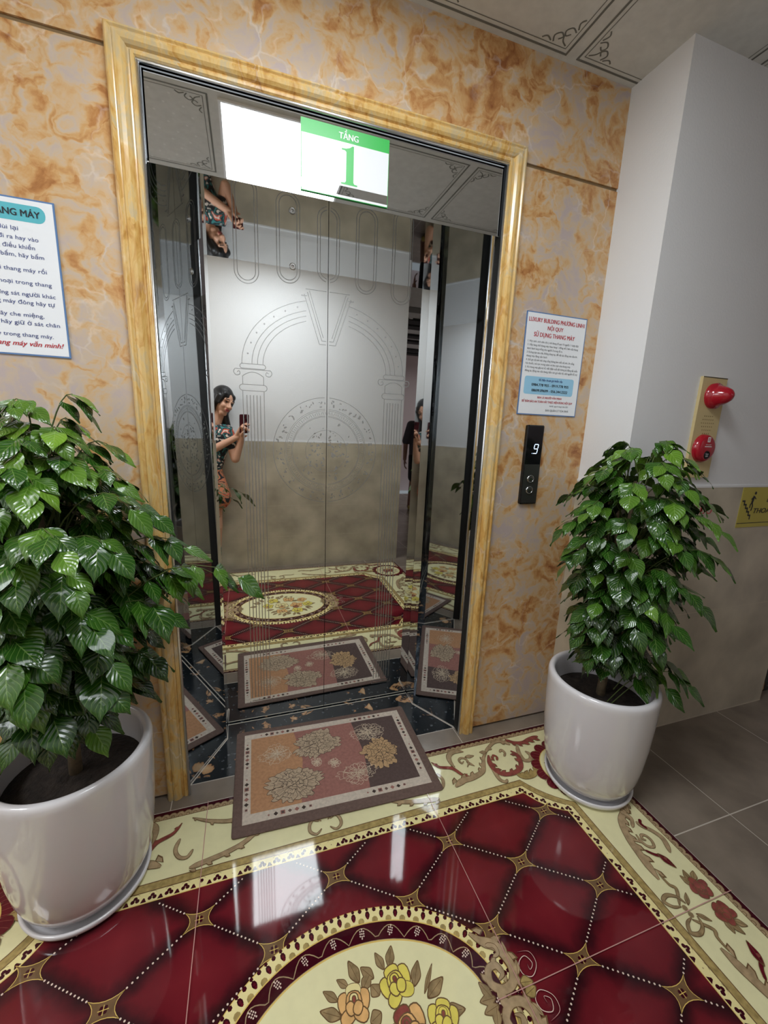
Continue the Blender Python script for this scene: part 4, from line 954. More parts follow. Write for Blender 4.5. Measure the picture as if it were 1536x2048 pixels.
# paper with red words behind the right plant
b = board(1.130, 0.93, 1.36, 1.135, yw - 0.002, 0.002, 'beige_tile'); so = b.build('evacuation_plan_label', label='small label with red words on the beige tiles behind the right plant', cat='sign')
b = MB(); A = Art(b, (1.13, yw - 0.0042, 0.93), (1, 0, 0), (0, 0, 1), (0, -1, 0), 0.0002); A.text('SƠ ĐỒ', 0.045, 0.147, 0.042, 'ink_red', 1, bold=0.014, width=0.155); b.build('lettering', so)

# ------------------------------------------------------------------ door mat
mm = MB(); mc = Vector((-0.307, -0.006, 0)); ma = -0.030
Um = Vector((math.cos(ma), math.sin(ma), 0)); Vm = Vector((-math.sin(ma) - 0.012, math.cos(ma), 0))
A = Art(mm, (mc.x, mc.y, 0.0092), Um, Vm, (0, 0, 1), 0.0001)
MW, MH = 0.395, 0.252
def mpt(u, v, z): return mc + Um * u + Vm * v + Vector((0, 0, z))
o_ = rrect(-MW, -MH, MW, MH, 0.012, 4); i_ = rrect(-MW + 0.003, -MH + 0.003, MW - 0.003, MH - 0.003, 0.010, 4); n = len(o_)
mm.add([mpt(u, v, 0.0045) for u, v in o_] + [mpt(u, v, 0.0075) for u, v in o_] + [mpt(u, v, 0.0092) for u, v in i_],
       [(i, (i + 1) % n, n + (i + 1) % n, n + i) for i in range(n)] + [(n + i, n + (i + 1) % n, 2 * n + (i + 1) % n, 2 * n + i) for i in range(n)] + [tuple(range(2 * n, 3 * n)), tuple(range(n))[::-1]], 'mat_brown')
A.rect(-MW + 0.034, -MH + 0.040, MW - 0.034, MH - 0.026, 'mat_cream', 1)
IU0, IU1, IV0, IV1 = -MW + 0.062, MW - 0.070, -MH + 0.078, MH - 0.056
A.rect(IU0, IV0, IU1, IV1, 'mat_tan', 2)
A.poly([(-0.148, IV1), (-0.125, 0.03), (-0.150, IV0), (0.115, IV0), (0.135, 0.0), (0.120, IV1)], 'mat_rose', 3)
A.poly([(0.120, IV1), (0.135, 0.0), (0.115, IV0), (IU1, IV0), (IU1, IV1)], 'mat_dark', 3)
def border_marks(p0, p1, cnt):
    for i in range(cnt):
        t = i / (cnt - 1); u, v = p0[0] + (p1[0] - p0[0]) * t, p0[1] + (p1[1] - p0[1]) * t; kind = i % 4
        r = (0.0045, 0.0085, 0.0095, 0.0075, 0.009, 0.0085, 0.0055)[i % 7] * 0.85
        c = ('mat_rose', 'mat_dark', 'mat_petal', 'mat_line')[kind] if kind != 3 else 'mat_brown'
        if kind == 2: A.rect(u - r, v - r, u + r, v + r, 'mat_rose', 4); A.rect(u - r * .6, v - r * .6, u + r * .6, v + r * .6, 'mat_dark', 5)
        else: A.disc((u, v), r * 1.15, 'mat_ink' if kind == 1 else c, 4, 4)
for (p0, p1) in (((-0.29, MH - 0.041), (-0.15, MH - 0.041)), ((0.12, MH - 0.041), (0.26, MH - 0.041)), ((-0.27, -MH + 0.058), (-0.12, -MH + 0.058)), ((0.10, -MH + 0.058), (0.25, -MH + 0.058)),
                 ((-MW + 0.047, 0.165), (-MW + 0.047, 0.04)), ((-MW + 0.047, -0.02), (-MW + 0.047, -0.155)), ((MW - 0.052, 0.175), (MW - 0.052, 0.055)), ((MW - 0.052, 0.0), (MW - 0.052, -0.135))): border_marks(p0, p1, 7)
def peony(c, rx, ry, fill, line, k, seed, petals=9, only_line=False, lw=0.0016):
    """ragged peony: long notched outer petals, tight curled heart"""
    r_ = random.Random(seed)
    for ring, (s_, cnt) in enumerate(((1.0, petals), (0.80, petals - 1), (0.56, 6), (0.34, 5), (0.16, 3))):
        for i in range(cnt):
            a = 2 * PI * i / cnt + ring * 0.55 + r_.uniform(-.22, .22); d = s_ * r_.uniform(0.80, 1.08); b0 = max(0.0, d - 0.62 * s_ - 0.12)
            ca, sa = math.cos(a), math.sin(a); w = s_ * r_.uniform(0.24, 0.36) + 0.04; e = [r_.uniform(0.86, 1.06) for _ in range(5)]
            sh = [(b0, 0), (b0 + (d - b0) * 0.45, w * 0.7), (d * 0.86 * e[0], w), (d * e[1], w * 0.6), (d * 0.88, w * 0.30), (d * 1.04 * e[2], 0.02), (d * 0.87, -w * 0.32), (d * e[3], -w * 0.62), (d * 0.84 * e[4], -w), (b0 + (d - b0) * 0.45, -w * 0.7)]
            Q = lambda u, v: (c[0] + rx * (u * ca - v * sa), c[1] + ry * (u * sa + v * ca))
            P = smooth([Q(u, v) for u, v in sh], 3, True)
            if not only_line: A.poly(P, fill, k + ring * 3 + i * 0.1)
            A.stroke(P, lw, line, k + ring * 3 + 1 + i * 0.1, True)
            if not only_line and ring < 3:
                for q in (-0.4, 0.0, 0.4): A.stroke([Q(b0 + (d - b0) * 0.35, q * w * 0.5), Q(b0 + (d - b0) * 0.75, q * w)], lw * 0.7, line, k + ring * 3 + 1.2 + i * 0.1)
LWP = 0.0016
peony((-0.055, 0.105), 0.108, 0.082, 'mat_petal', 'mat_ink', 6, 1); peony((-0.165, -0.085), 0.108, 0.085, 'mat_petal', 'mat_ink', 6, 2)
peony((0.205, -0.010), 0.086, 0.082, 'mat_gold', 'mat_ink', 6, 3)
peony((-0.228, 0.085), 0.072, 0.056, None, 'mat_line', 6, 4, 8, True, 0.0014); peony((0.085, -0.095), 0.080, 0.056, None, 'mat_line', 6, 5, 8, True, 0.0014); peony((0.178, 0.115), 0.08, 0.055, None, 'mat_line', 6, 6, 9, True, 0.0016)
for q in ((-0.07, 0.0, 7), (0.0, -0.02, 8)): peony(q[:2], 0.026, 0.026, None, 'mat_line', 6, q[2], 6, True, 0.0016)
mm.build('door_mat', label='brown bordered fabric door mat with tan, rose and grey bands of line drawn peonies', cat='door mat')

# ------------------------------------------------------------------ potted plants
def leaf_shape():
    cols = 5; rows = 9; vs = []; uv = []
    for i in range(rows):
        t = i / (rows - 1)
        w = 0.30 * math.sin(PI * min(1, t * 1.32) ** 0.72) ** 0.9 if t < 0.757 else 0.30 * (math.sin(PI * min(1, 0.757 * 1.32) ** 0.72) ** 0.9) * 1.0
        # ovate outline with a drip tip
        w = [0.0, 0.17, 0.285, 0.325, 0.31, 0.25, 0.16, 0.055, 0.0][i]
        for j in range(cols):
            s = (j - 2) / 2
            x = s * w; z = 0.07 * abs(s) * w / 0.3 - 0.28 * (t ** 2) * 0.6 + (0.02 * math.sin(t * 9 + (3 if s > 0 else 0)) * abs(s)) - 0.05 * s * s
            vs.append((x, t, z)); uv.append((0.5 + s * 0.5, t))
    fs = [(i * cols + j, i * cols + j + 1, (i + 1) * cols + j + 1, (i + 1) * cols + j) for i in range(rows - 1) for j in range(cols - 1)]
    return vs, uv, fs
LV, LU, LF = leaf_shape()
def keep_clear(p):
    x, y, z = p
    if y > -0.012: y = -0.012 - 0.002 * math.sin(x * 90)
    if x > XK - 0.012 and y > -DK - 0.012:
        if (x - XK) < (y + DK): x = XK - 0.014
        else: y = -DK - 0.014
    return (x, y, z)
def foliage(root, name, base, zlo, zhi, env, nfr, seed, leafsize, extra=()):
    """compound leaves: arching stalks with pairs of glossy pointed leaflets"""
    r_ = random.Random(seed); V = []; U_ = []; Fc = []; T = []; stalks = MB(); twigs = MB()
    def leaflet(pos, dirn, normal, size, tone):
        y = dirn.normalized(); z = (normal - y * normal.dot(y)).normalized(); x = y.cross(z)
        o = len(V)
        wv = r_.uniform(0.85, 1.2); cu = r_.uniform(0.6, 1.5)
        for (a, b_, c_) in LV: V.append(keep_clear(pos + x * (a * size * wv) + y * (b_ * size) + z * (c_ * size * cu)))
        U_.extend(LU); T.extend([tone] * len(LV)); Fc.extend([tuple(o + i for i in f) for f in LF])
    def frond(h, az, rad, tone0, size, droop=1.0):
        cx = base[0] + 0.02 * math.cos(az * 3) ; cy = base[1] + 0.02 * math.sin(az * 2)
        if math.sin(az) > 0: rad = min(rad, (-base[1] - 0.05) / max(0.05, math.sin(az)))
        if base[0] > 0 and math.sin(az) > 0 and math.cos(az) > 0: rad = min(rad, max(0.13 / max(0.05, math.sin(az)), 0.10 / max(0.05, math.cos(az))))
        out = Vector((math.cos(az), math.sin(az), 0)); side = Vector((-math.sin(az), math.cos(az), 0))
        s0 = Vector((cx, cy, h - 0.10 - rad * 0.25)) + out * rad * 0.12
        pts = []
        nn = 7
        for i in range(nn + 1):
            t = i / nn; pts.append(s0 + out * (rad * 0.86 * t) + Vector((0, 0, (0.13 + rad * 0.25) * math.sin(t * 1.9) / 0.95 - 0.07 * droop * t * t)) + side * (0.02 * math.sin(t * 3 + h * 9)))
        stalks.tube([keep_clear(p) for p in pts], [0.0022 - 0.0013 * i / nn for i in range(nn + 1)], 'young_stem', 5, False)
        for i in range(3, nn + 1):
            t = i / nn
            for s in (-1, 1):
                if i == nn and s == 1: continue
                if r_.random() < 0.06: continue
                d = out * (0.55 + 0.5 * t) + side * s * (0.75 if i < nn else 0.0) + Vector((0, 0, -0.35 - 0.55 * droop * r_.uniform(0.4, 1.3)))
                d += Vector((r_.uniform(-.25, .25), r_.uniform(-.25, .25), r_.uniform(-.2, .2)))
                nrm = Vector((0, 0, 1)) + out * (0.75 + 0.3 * r_.random()) + side * s * 0.35 + Vector((r_.uniform(-.35, .35), r_.uniform(-.35, .35), 0))
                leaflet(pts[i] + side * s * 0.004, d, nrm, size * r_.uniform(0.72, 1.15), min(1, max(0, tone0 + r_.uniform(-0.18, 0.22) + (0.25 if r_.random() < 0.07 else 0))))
    for q in range(nfr):
        f = (q + 0.5) / nfr; h = zlo + (zhi - zlo) * f ** 0.9
        az = q * 2.39996 + r_.uniform(-0.3, 0.3); rad = env((h - zlo) / (zhi - zlo), az) * r_.uniform(0.72, 1.06)
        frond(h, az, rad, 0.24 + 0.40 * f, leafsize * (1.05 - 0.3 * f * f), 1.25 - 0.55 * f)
    for (h, az, rad, sz) in extra: frond(h, az, rad, 0.5, sz)
    # inner fill so the heart of the plant is dense
    for q in range(int(nfr * 0.75)):
        f = r_.random(); h = zlo + (zhi - zlo) * (f * 0.88); az = r_.uniform(0, 2 * PI)
        frond(h, az, env(f * 0.88, az) * r_.uniform(0.45, 0.7), 0.12 + 0.25 * f, leafsize * 0.95, 1.2)  # inner leaves get a darker tone that paints in the shade there
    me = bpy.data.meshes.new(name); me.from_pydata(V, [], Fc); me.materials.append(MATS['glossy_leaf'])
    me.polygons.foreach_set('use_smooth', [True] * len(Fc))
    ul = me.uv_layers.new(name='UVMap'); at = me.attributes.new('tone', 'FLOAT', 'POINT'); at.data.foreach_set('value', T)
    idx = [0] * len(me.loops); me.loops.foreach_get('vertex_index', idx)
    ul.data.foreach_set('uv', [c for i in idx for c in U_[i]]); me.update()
    o = bpy.data.objects.new(name, me); COL.objects.link(o); o.parent = root
    stalks.build('leaf_stalks', root)
    return o
def potted_plant(c, seed, label, zlo, zhi, env, nfr, leafsize, extra=(), lean=(0, 0)):
    t = thing('potted_plant', label, 'potted plant')
    RO, RI, ZR = 0.198, 0.172, 0.470
    b = MB(); prof = [(0.0, 0.012), (0.100, 0.012), (0.128, 0.018), (0.148, 0.034), (0.163, 0.062), (0.174, 0.10), (0.183, 0.16), (0.191, 0.25), (0.196, 0.36), (0.198, ZR - 0.03), (0.198, ZR - 0.014), (0.195, ZR - 0.005), (0.189, ZR), (0.181, ZR), (0.175, ZR - 0.005), (0.172, ZR - 0.016), (0.170, ZR - 0.06), (0.165, 0.30), (0.16, 0.2)]
    b.lathe(prof, (c[0], c[1], 0.008), 'white_ceramic', 96); b.build('pot', t, label='glossy white ceramic tub')
    b = MB(); b.lathe([(0.0, 0.006), (0.140, 0.006), (0.150, 0.011), (0.156, 0.024), (0.162, 0.028), (0.166, 0.024), (0.162, 0.010), (0.154, 0.0), (0.0, 0.0)], (c[0], c[1], 0.006), 'white_ceramic', 96); b.build('saucer', t, label='glossy white saucer')
    b = MB(); rr_ = random.Random(seed); b.lathe([(0.0, 0.012), (0.03, 0.010), (0.07, 0.004), (0.11, 0.007), (0.145, 0.0), (0.168, -0.006)], (c[0], c[1], 0.385), 'soil', 48); b.build('soil', t)
    b = MB(); cx, cy = c
    b.tube([(cx, cy, 0.37), (cx + 0.004, cy, 0.5), (cx + lean[0] * 0.3, cy + lean[1] * 0.3, 0.7), (cx + lean[0], cy + lean[1], zhi - 0.14)], [0.017, 0.015, 0.012, 0.005], 'bark', 10)
    for k in range(7):
        az = k * 0.95 + seed; h0 = 0.52 + 0.05 * k; h1 = min(zhi - 0.1, h0 + 0.22 + 0.03 * k)
        b.tube([(cx, cy, h0), (cx + 0.04 * math.cos(az), cy + 0.04 * math.sin(az), (h0 + h1) / 2), (cx + 0.06 * math.cos(az), cy + 0.06 * math.sin(az), h1)], [0.007, 0.005, 0.003], 'bark', 7)
    b.build('trunk', t)
    foliage(t, 'foliage', c, zlo, zhi, env, nfr, seed, leafsize, extra)
    return t
def env_at(tab, f):
    for (a, ra), (b_, rb) in zip(tab[:-1], tab[1:]):
        if f <= b_: return ra + (rb - ra) * (f - a) / (b_ - a)
    return tab[-1][1]
def env_r(f, az): return env_at([(0, 0.12), (0.2, 0.19), (0.5, 0.25), (0.78, 0.27), (0.9, 0.19), (1, 0.11)], f) * (0.95 + 0.10 * math.cos(az + 0.5))
def env_l(f, az): return env_at([(0, 0.15), (0.15, 0.22), (0.35, 0.29), (0.6, 0.31), (0.8, 0.24), (0.92, 0.15), (1, 0.08)], f)
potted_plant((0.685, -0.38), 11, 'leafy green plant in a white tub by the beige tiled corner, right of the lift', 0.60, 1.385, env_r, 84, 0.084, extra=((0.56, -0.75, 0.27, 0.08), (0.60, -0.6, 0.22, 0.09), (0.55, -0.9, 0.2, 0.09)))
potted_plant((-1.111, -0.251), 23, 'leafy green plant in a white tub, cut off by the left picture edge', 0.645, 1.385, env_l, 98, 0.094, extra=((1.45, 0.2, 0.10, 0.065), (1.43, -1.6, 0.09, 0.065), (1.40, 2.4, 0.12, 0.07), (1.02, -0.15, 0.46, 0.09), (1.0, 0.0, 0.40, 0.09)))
# ------------------------------------------------------------------ people (they stand behind the camera and show in the mirror doors)
def cap(bm, p0, p1, r0, r1, seg=14, flat=1.0, fdir=None):
    p0, p1 = Vector(p0), Vector(p1); ax = (p1 - p0); L_ = ax.length or 1e-6; ax = ax / L_
    up = Vector((0, 1, 0)) if abs(ax.y) < 0.9 else Vector((1, 0, 0))
    if fdir: up = Vector(fdir)
    a = ax.cross(up).normalized(); b_ = a.cross(ax).normalized(); rings = []
    def ring(c, r): return [bm.verts.new(c + (a * math.cos(2 * PI * k / seg) + b_ * flat * math.sin(2 * PI * k / seg)) * r) for k in range(seg)]
    for i in range(1, 5): t = PI / 2 * i / 4 - PI / 2; rings.append(ring(p0 + ax * r0 * math.sin(t), r0 * math.cos(t) + 1e-4))
    for i in range(0, 4): t = PI / 2 * i / 4; rings.append(ring(p1 + ax * r1 * math.sin(t), r1 * math.cos(t)))
    v0 = bm.verts.new(p0 - ax * r0); v1 = bm.verts.new(p1 + ax * r1)
    for A_, B_ in zip(rings[:-1], rings[1:]):
        for k in range(seg): bm.faces.new((A_[k], A_[(k + 1) % seg], B_[(k + 1) % seg], B_[k]))
    for k in range(seg): bm.faces.new((v0, rings[0][(k + 1) % seg], rings[0][k])); bm.faces.new((v1, rings[-1][k], rings[-1][(k + 1) % seg]))
def ellip(bm, c, rx, ry, rz, M3=None):
    m = Matrix.Translation(Vector(c)) @ (M3.to_4x4() if M3 else Matrix.Identity(4)) @ Matrix.Diagonal((rx, ry, rz, 1))
    bmesh.ops.create_uvsphere(bm, u_segments=24, v_segments=16, radius=1.0, matrix=m)
def fuse(name, bm, m, voxel, parent, sm=4, label=None):
    me = bpy.data.meshes.new(name); bm.to_mesh(me); bm.free(); o = bpy.data.objects.new(name, me); COL.objects.link(o)
    r = o.modifiers.new('r', 'REMESH'); r.mode = 'VOXEL'; r.voxel_size = voxel; r.use_smooth_shade = True
    s = o.modifiers.new('s', 'SMOOTH'); s.iterations = sm; s.factor = 0.5
    dg = bpy.context.evaluated_depsgraph_get(); me2 = bpy.data.meshes.new_from_object(o.evaluated_get(dg)); o.modifiers.clear(); o.data = me2; bpy.data.meshes.remove(me)
    me2.materials.clear(); me2.materials.append(MATS[m]); me2.name = name
    me2.polygons.foreach_set('use_smooth', [True] * len(me2.polygons))
    o.parent = parent; tag(o, label)
    return o
def hand(bm, wrist, dirn, palm_n, curl=1.1, size=1.0, thumb_side=1):
    """palm, four fingers that curl about the palm side, thumb from the palm edge"""
    d = Vector(dirn).normalized(); n = Vector(palm_n); n = (n - d * n.dot(d)).normalized(); s = d.cross(n) * thumb_side; w = Vector(wrist)
    for k in (-1, 0, 1): cap(bm, w + s * 0.012 * k * size, w + d * 0.075 * size + s * 0.020 * k * size, 0.015 * size, 0.0135 * size)
    for i, (o_, L_) in enumerate(((0.029, 0.068), (0.010, 0.076), (-0.009, 0.071), (-0.027, 0.056))):
        p = w + d * 0.082 * size + s * o_ * size; a = 0.25 * curl
        for q, f in enumerate((0.45, 0.32, 0.23)):
            dd = d * math.cos(a) + n * math.sin(a) + s * o_ * 1.2; p2 = p + dd.normalized() * L_ * f * size * 1.15; cap(bm, p, p2, (0.0088 - 0.0008 * q) * size, (0.0082 - 0.0008 * q) * size, 8); p = p2; a += 0.75 * curl
    p = w + d * 0.022 * size + s * 0.024 * size; p2 = p + (d * 0.6 + s * 0.55 + n * 0.45).normalized() * 0.036 * size; p3 = p2 + (d * 0.8 + s * 0.05 + n * 0.6).normalized() * 0.030 * size
    cap(bm, p, p2, 0.0125 * size, 0.0098 * size, 8); cap(bm, p2, p3, 0.0098 * size, 0.0078 * size, 8)
def head(bm, c, M3, s=1.0):
    """local axes of M3: x to her left, y out of the face, z up; face height 0.22"""
    P = lambda x, y, z: Vector(c) + M3 @ (Vector((x, y, z)) * s)
    ellip(bm, P(0, -0.012, 0.022), 0.073 * s, 0.090 * s, 0.092 * s, M3); ellip(bm, P(0, 0.018, -0.030), 0.060 * s, 0.066 * s, 0.075 * s, M3)
    cap(bm, P(-0.018, 0.045, -0.092), P(0.018, 0.045, -0.092), 0.022 * s, 0.022 * s)
    for q in (-1, 1):
        ellip(bm, P(0.035 * q, 0.058, -0.030), 0.024 * s, 0.02 * s, 0.022 * s, M3); ellip(bm, P(0.073 * q, -0.005, -0.006), 0.010 * s, 0.018 * s, 0.030 * s, M3)
        cap(bm, P(0.016 * q, 0.079, 0.022), P(0.046 * q, 0.066, 0.022), 0.008 * s, 0.007 * s)
    cap(bm, P(0, 0.080, 0.008), P(0, 0.098, -0.028), 0.0075 * s, 0.012 * s); cap(bm, P(-0.011, 0.088, -0.032), P(0.011, 0.088, -0.032), 0.0085 * s, 0.0085 * s)
    cap(bm, P(-0.016, 0.078, -0.056), P(0.016, 0.078, -0.056), 0.0085 * s, 0.0085 * s)
def face_bits(root, c, M3, s=1.0):
    P = lambda x, y, z: Vector(c) + M3 @ (Vector((x, y, z)) * s)
    bm = bmesh.new(); cap(bm, P(-0.017, 0.084, -0.054), P(0.017, 0.084, -0.054), 0.0055 * s, 0.0055 * s, 8); cap(bm, P(-0.014, 0.082, -0.063), P(0.014, 0.082, -0.063), 0.006 * s, 0.006 * s, 8)
    me = bpy.data.meshes.new('lips'); bm.to_mesh(me); bm.free(); me.materials.append(MATS['lips']); o = bpy.data.objects.new('lips', me); COL.objects.link(o); o.parent = root
    for q in (-1, 1):
        bm = bmesh.new(); ellip(bm, P(0.031 * q, 0.0715, 0.006), 0.013 * s, 0.006 * s, 0.0045 * s, M3)
        me = bpy.data.meshes.new('eye'); bm.to_mesh(me); bm.free(); me.materials.append(MATS['hair']); o = bpy.data.objects.new('eye', me); COL.objects.link(o); o.parent = root
        bm = bmesh.new(); cap(bm, P(0.017 * q, 0.083, 0.030), P(0.047 * q, 0.072, 0.030), 0.0035 * s, 0.0025 * s, 8)
        me = bpy.data.meshes.new('eyebrow'); bm.to_mesh(me); bm.free(); me.materials.append(MATS['hair']); o = bpy.data.objects.new('eyebrow', me); COL.objects.link(o); o.parent = root
def axes(yaw, pitch=0.0, roll=0.0):
    return (Matrix.Rotation(yaw, 3, 'Z') @ Matrix.Rotation(pitch, 3, 'X') @ Matrix.Rotation(roll, 3, 'Y'))

# woman taking the picture
def woman():
    t = thing('person', 'dark-haired woman in floral clothes holding up a phone, mirrored in the left door', 'person')
    yy = -1.60
    hc = Vector((-0.795, yy + 0.005, 1.520)); M3 = axes(-0.75, -0.25, 0.30)        # turned towards the phone
    nb = Vector((-0.865, yy, 1.375)); sR = Vector((-0.775, yy + 0.01, 1.275)); sL = Vector((-1.045, yy, 1.300)); hip = Vector((-0.985, yy - 0.005, 0.86))
    eR = Vector((-0.715, -1.545, 1.055)); hR = Vector((-0.655, -1.515, 1.235)); eL = Vector((-0.915, -1.525, 1.115)); hL = Vector((-0.700, -1.510, 1.235))
    bm = bmesh.new()
    head(bm, hc, M3, 0.96); cap(bm, nb + Vector((0.0, 0, -0.03)), hc + Vector((-0.02, -0.01, -0.05)), 0.050, 0.046)
    cap(bm, sL, sR, 0.052, 0.052); cap(bm, (nb + sL) / 2 + Vector((0, 0, -0.07)), hip + Vector((-0.04, 0, 0.12)), 0.075, 0.082); cap(bm, (nb + sR) / 2 + Vector((0, 0, -0.08)), hip + Vector((0.05, 0, 0.12)), 0.075, 0.082)
    cap(bm, hip - Vector((0.07, 0, 0)), hip + Vector((0.07, 0, 0)), 0.085, 0.085)
    for s_, e_, h_ in ((sR, eR, hR), (sL, eL, hL)): cap(bm, s_, e_, 0.046, 0.036); cap(bm, e_, h_, 0.036, 0.024)
    hand(bm, hR, (0.10, 0.12, 0.9), (0.6, 0.3, 0.3), 1.1, 0.95, 1); hand(bm, hL, (0.55, 0.2, 0.75), (0.5, 0.5, 0.4), 1.1, 0.95, -1)
    for q, kx in ((0.075, 0.02), (-0.085, -0.01)):
        kn = Vector((hip.x + q + kx, -1.545, 0.47)); an = Vector((hip.x + q, -1.60, 0.085)); cap(bm, hip + Vector((q, 0, -0.03)), kn, 0.078, 0.052); cap(bm, kn, an, 0.050, 0.034); cap(bm, an + Vector((0, -0.01, -0.045)), an + Vector((0, 0.13, -0.058)), 0.033, 0.026)
    fuse('body', bm, 'skin', 0.0042, t, 3)
    face_bits(t, hc, M3, 0.96)
    bm = bmesh.new(); P = lambda x, y, z: hc + M3 @ Vector((x, y, z))
    ellip(bm, P(0, -0.026, 0.034), 0.084, 0.092, 0.096, M3); cap(bm, P(-0.045, 0.036, 0.060), P(0.045, 0.036, 0.060), 0.026, 0.026); cap(bm, P(0.05, 0.045, 0.05), P(-0.03, 0.056, 0.046), 0.016, 0.014); cap(bm, P(-0.055, 0.045, 0.05), P(-0.066, 0.036, -0.02), 0.014, 0.012)
    for q in (-1, 1): cap(bm, P(0.070 * q, 0.012, 0.03), P(0.076 * q, -0.01, -0.10), 0.026, 0.022)
    for q in (-1, 0, 1): cap(bm, P(0.05 * q, -0.06, 0.0), hc + Vector((-0.045 + 0.045 * q, -0.035, -0.27)), 0.05, 0.034)
    cap(bm, P(0.05, 0.0, -0.08), hc + Vector((0.045, -0.01, -0.27)), 0.032, 0.020); cap(bm, P(0.06, 0.0, -0.03), P(0.05, -0.02, -0.12), 0.03, 0.03)
    fuse('hair', bm, 'hair', 0.007, t, 3, 'long black hair with a fringe')
    bm = bmesh.new(); cap(bm, sL, sR, 0.060, 0.060); cap(bm, (nb + sL) / 2 + Vector((0, 0, -0.07)), hip + Vector((-0.05, 0, 0.10)), 0.087, 0.096); cap(bm, (nb + sR) / 2 + Vector((0, 0, -0.08)), hip + Vector((0.06, 0, 0.10)), 0.087, 0.096)
    for s_, e_ in ((sR, eR), (sL, eL)): cap(bm, s_, s_ + (e_ - s_) * 0.48, 0.060, 0.058)
    fuse('floral_top', bm, 'floral_top', 0.008, t, 3, 'dark top with a pale and teal flower print')
    bm = bmesh.new(); cap(bm, hip - Vector((0.07, 0, -0.08)), hip + Vector((0.07, 0, 0.08)), 0.095, 0.095)
    for q in (0.08, -0.08): cap(bm, hip + Vector((q, 0, 0.02)), hip + Vector((q * 1.5, 0.03, -0.14)), 0.098, 0.108)
    fuse('skirt', bm, 'floral_skirt', 0.009, t, 3, 'orange printed skirt')
    for q in (0.075, -0.085):
        bm = bmesh.new(); kn = Vector((hip.x + q, -1.545, 0.47)); an = Vector((hip.x + q, -1.60, 0.10)); cap(bm, kn, an, 0.060, 0.046); cap(bm, hip + Vector((q, 0, -0.2)), kn, 0.075, 0.061)
        fuse('leggings_leg', bm, 'floral_top', 0.009, t, 2)
    return t
woman()
# her phone: the lens is the camera
b = MB(); pc = CAMPOS - CF * 0.0105
def pp(u, v, w_): return tuple(pc + CR * u + CU * v + CF * w_)
o_ = rrect(-0.052, -0.134, 0.024, 0.022, 0.010, 4); n = len(o_)
b.add([pp(u, v, 0.0) for u, v in o_] + [pp(u, v, -0.008) for u, v in o_], [(i, (i + 1) % n, n + (i + 1) % n, n + i) for i in range(n)] + [tuple(range(n))[::-1]], 'phone_maroon')
i_ = rrect(-0.050, -0.132, 0.022, 0.020, 0.009, 4)
b.add([pp(u, v, -0.0082) for u, v in o_], [tuple(range(n))], 'phone_glass')
ph = b.build('smartphone', label='dark red smartphone held upright by the mirrored woman', cat='phone')
for (u, v) in ((0.006, 0.002), (-0.018, 0.002), (0.006, -0.022)):
    b = MB(); N_ = 20
    if (u, v) == (0.006, 0.002): continue
    b.add([pp(u + 0.009 * math.cos(2 * PI * i / N_), v + 0.009 * math.sin(2 * PI * i / N_), 0.0) for i in range(N_)] + [pp(u + 0.008 * math.cos(2 * PI * i / N_), v + 0.008 * math.sin(2 * PI * i / N_), 0.002) for i in range(N_)], [(i, (i + 1) % N_, N_ + (i + 1) % N_, N_ + i) for i in range(N_)] + [tuple(range(N_, 2 * N_))], 'phone_glass')
    b.build('lens', ph)

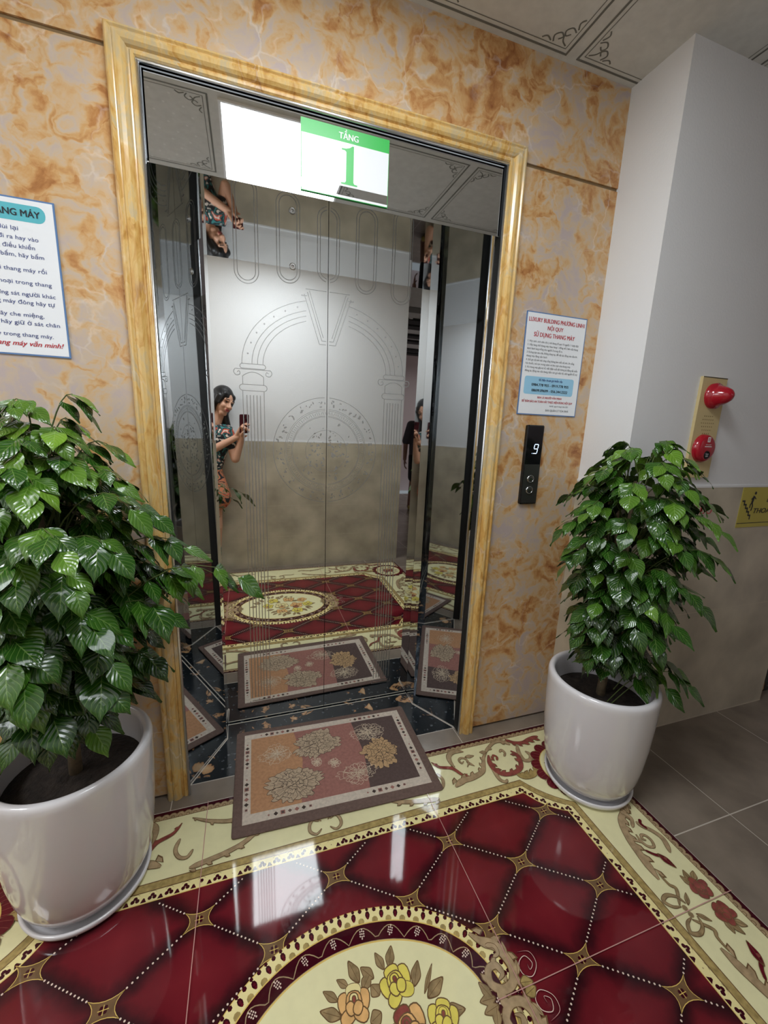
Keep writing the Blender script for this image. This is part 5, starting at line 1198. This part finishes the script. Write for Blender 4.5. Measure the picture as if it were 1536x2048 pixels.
# man waiting in the side lobby
def man():
    t = thing('person', 'man in dark t-shirt and black shorts, mirrored at the edge of the right door', 'person')
    X, Y = 1.86, -3.95; hc = Vector((X + 0.16, Y, 1.60)); M3 = axes(0.5)
    bm = bmesh.new(); C_ = Vector((X + 0.16, Y, 0))
    head(bm, hc, M3, 1.0); cap(bm, C_ + Vector((0, -0.01, 1.42)), hc + Vector((0, -0.01, -0.05)), 0.058, 0.054)
    sl, sr = C_ + Vector((-0.185, 0, 1.37)), C_ + Vector((0.185, 0, 1.37))
    cap(bm, sl, sr, 0.06, 0.06)
    for q in (-1, 1):
        cap(bm, C_ + Vector((0.08 * q, 0, 1.28)), C_ + Vector((0.07 * q, 0, 0.95)), 0.10, 0.09)
        s_ = C_ + Vector((0.19 * q, 0, 1.36)); e_ = C_ + Vector((0.25 * q, -0.02, 1.08)); h_ = C_ + Vector((0.28 * q, 0.05, 0.84)); cap(bm, s_, e_, 0.050, 0.040); cap(bm, e_, h_, 0.039, 0.028)
        hand(bm, h_, (0.03 * q, 0.1, -1), (-q, 0.3, 0), 0.6, 1.0, 1)
        k_ = C_ + Vector((0.10 * q, 0.02 + 0.03 * q, 0.48)); a_ = C_ + Vector((0.11 * q, 0.06 * q, 0.09)); cap(bm, C_ + Vector((0.09 * q, 0, 0.88)), k_, 0.088, 0.056); cap(bm, k_, a_, 0.055, 0.038); cap(bm, a_ + Vector((0, -0.02, -0.04)), a_ + Vector((0, 0.16, -0.055)), 0.036, 0.030)
    fuse('body', bm, 'skin_dark', 0.0055, t, 3)
    bm = bmesh.new(); P = lambda x, y, z: hc + M3 @ Vector((x, y, z)); ellip(bm, P(0, -0.022, 0.040), 0.080, 0.092, 0.088, M3); fuse('hair', bm, 'hair', 0.009, t, 2)
    bm = bmesh.new(); cap(bm, sl, sr, 0.069, 0.069)
    for q in (-1, 1):
        cap(bm, C_ + Vector((0.085 * q, 0, 1.28)), C_ + Vector((0.08 * q, 0, 0.92)), 0.112, 0.108); s_ = C_ + Vector((0.19 * q, 0, 1.36)); e_ = C_ + Vector((0.245 * q, -0.02, 1.12)); cap(bm, s_, e_, 0.066, 0.064)
    fuse('t_shirt', bm, 'tee_dark', 0.010, t, 2)
    bm = bmesh.new()
    for q in (-1, 1): cap(bm, C_ + Vector((0.085 * q, 0, 0.88)), C_ + Vector((0.105 * q, 0.02, 0.55)), 0.108, 0.088)
    fuse('shorts', bm, 'shorts_black', 0.010, t, 2)
    for q in (-1, 1):
        bm = bmesh.new(); a_ = C_ + Vector((0.11 * q, 0.06 * q, 0.022)); cap(bm, a_ + Vector((0, -0.03, 0)), a_ + Vector((0, 0.19, 0)), 0.020, 0.020, 12, 1.0); cap(bm, a_ + Vector((-0.02, 0.06, 0.02)), a_ + Vector((0.02, 0.13, 0.035)), 0.035, 0.04)
        fuse('sandal', bm, 'sandal', 0.006, t, 2)
man()
# ------------------------------------------------------------------ every Empty stands at the base of its thing
bpy.context.view_layer.update()
for r in [o for o in SC.objects if o.type == 'EMPTY' and o.parent is None]:
    pts = [Vector(c) for ch in r.children for c in ch.bound_box]
    if not pts: continue
    b_ = Vector(((min(p.x for p in pts) + max(p.x for p in pts)) / 2, (min(p.y for p in pts) + max(p.y for p in pts)) / 2, min(p.z for p in pts)))
    r.location = b_
    for ch in r.children: ch.location = -b_
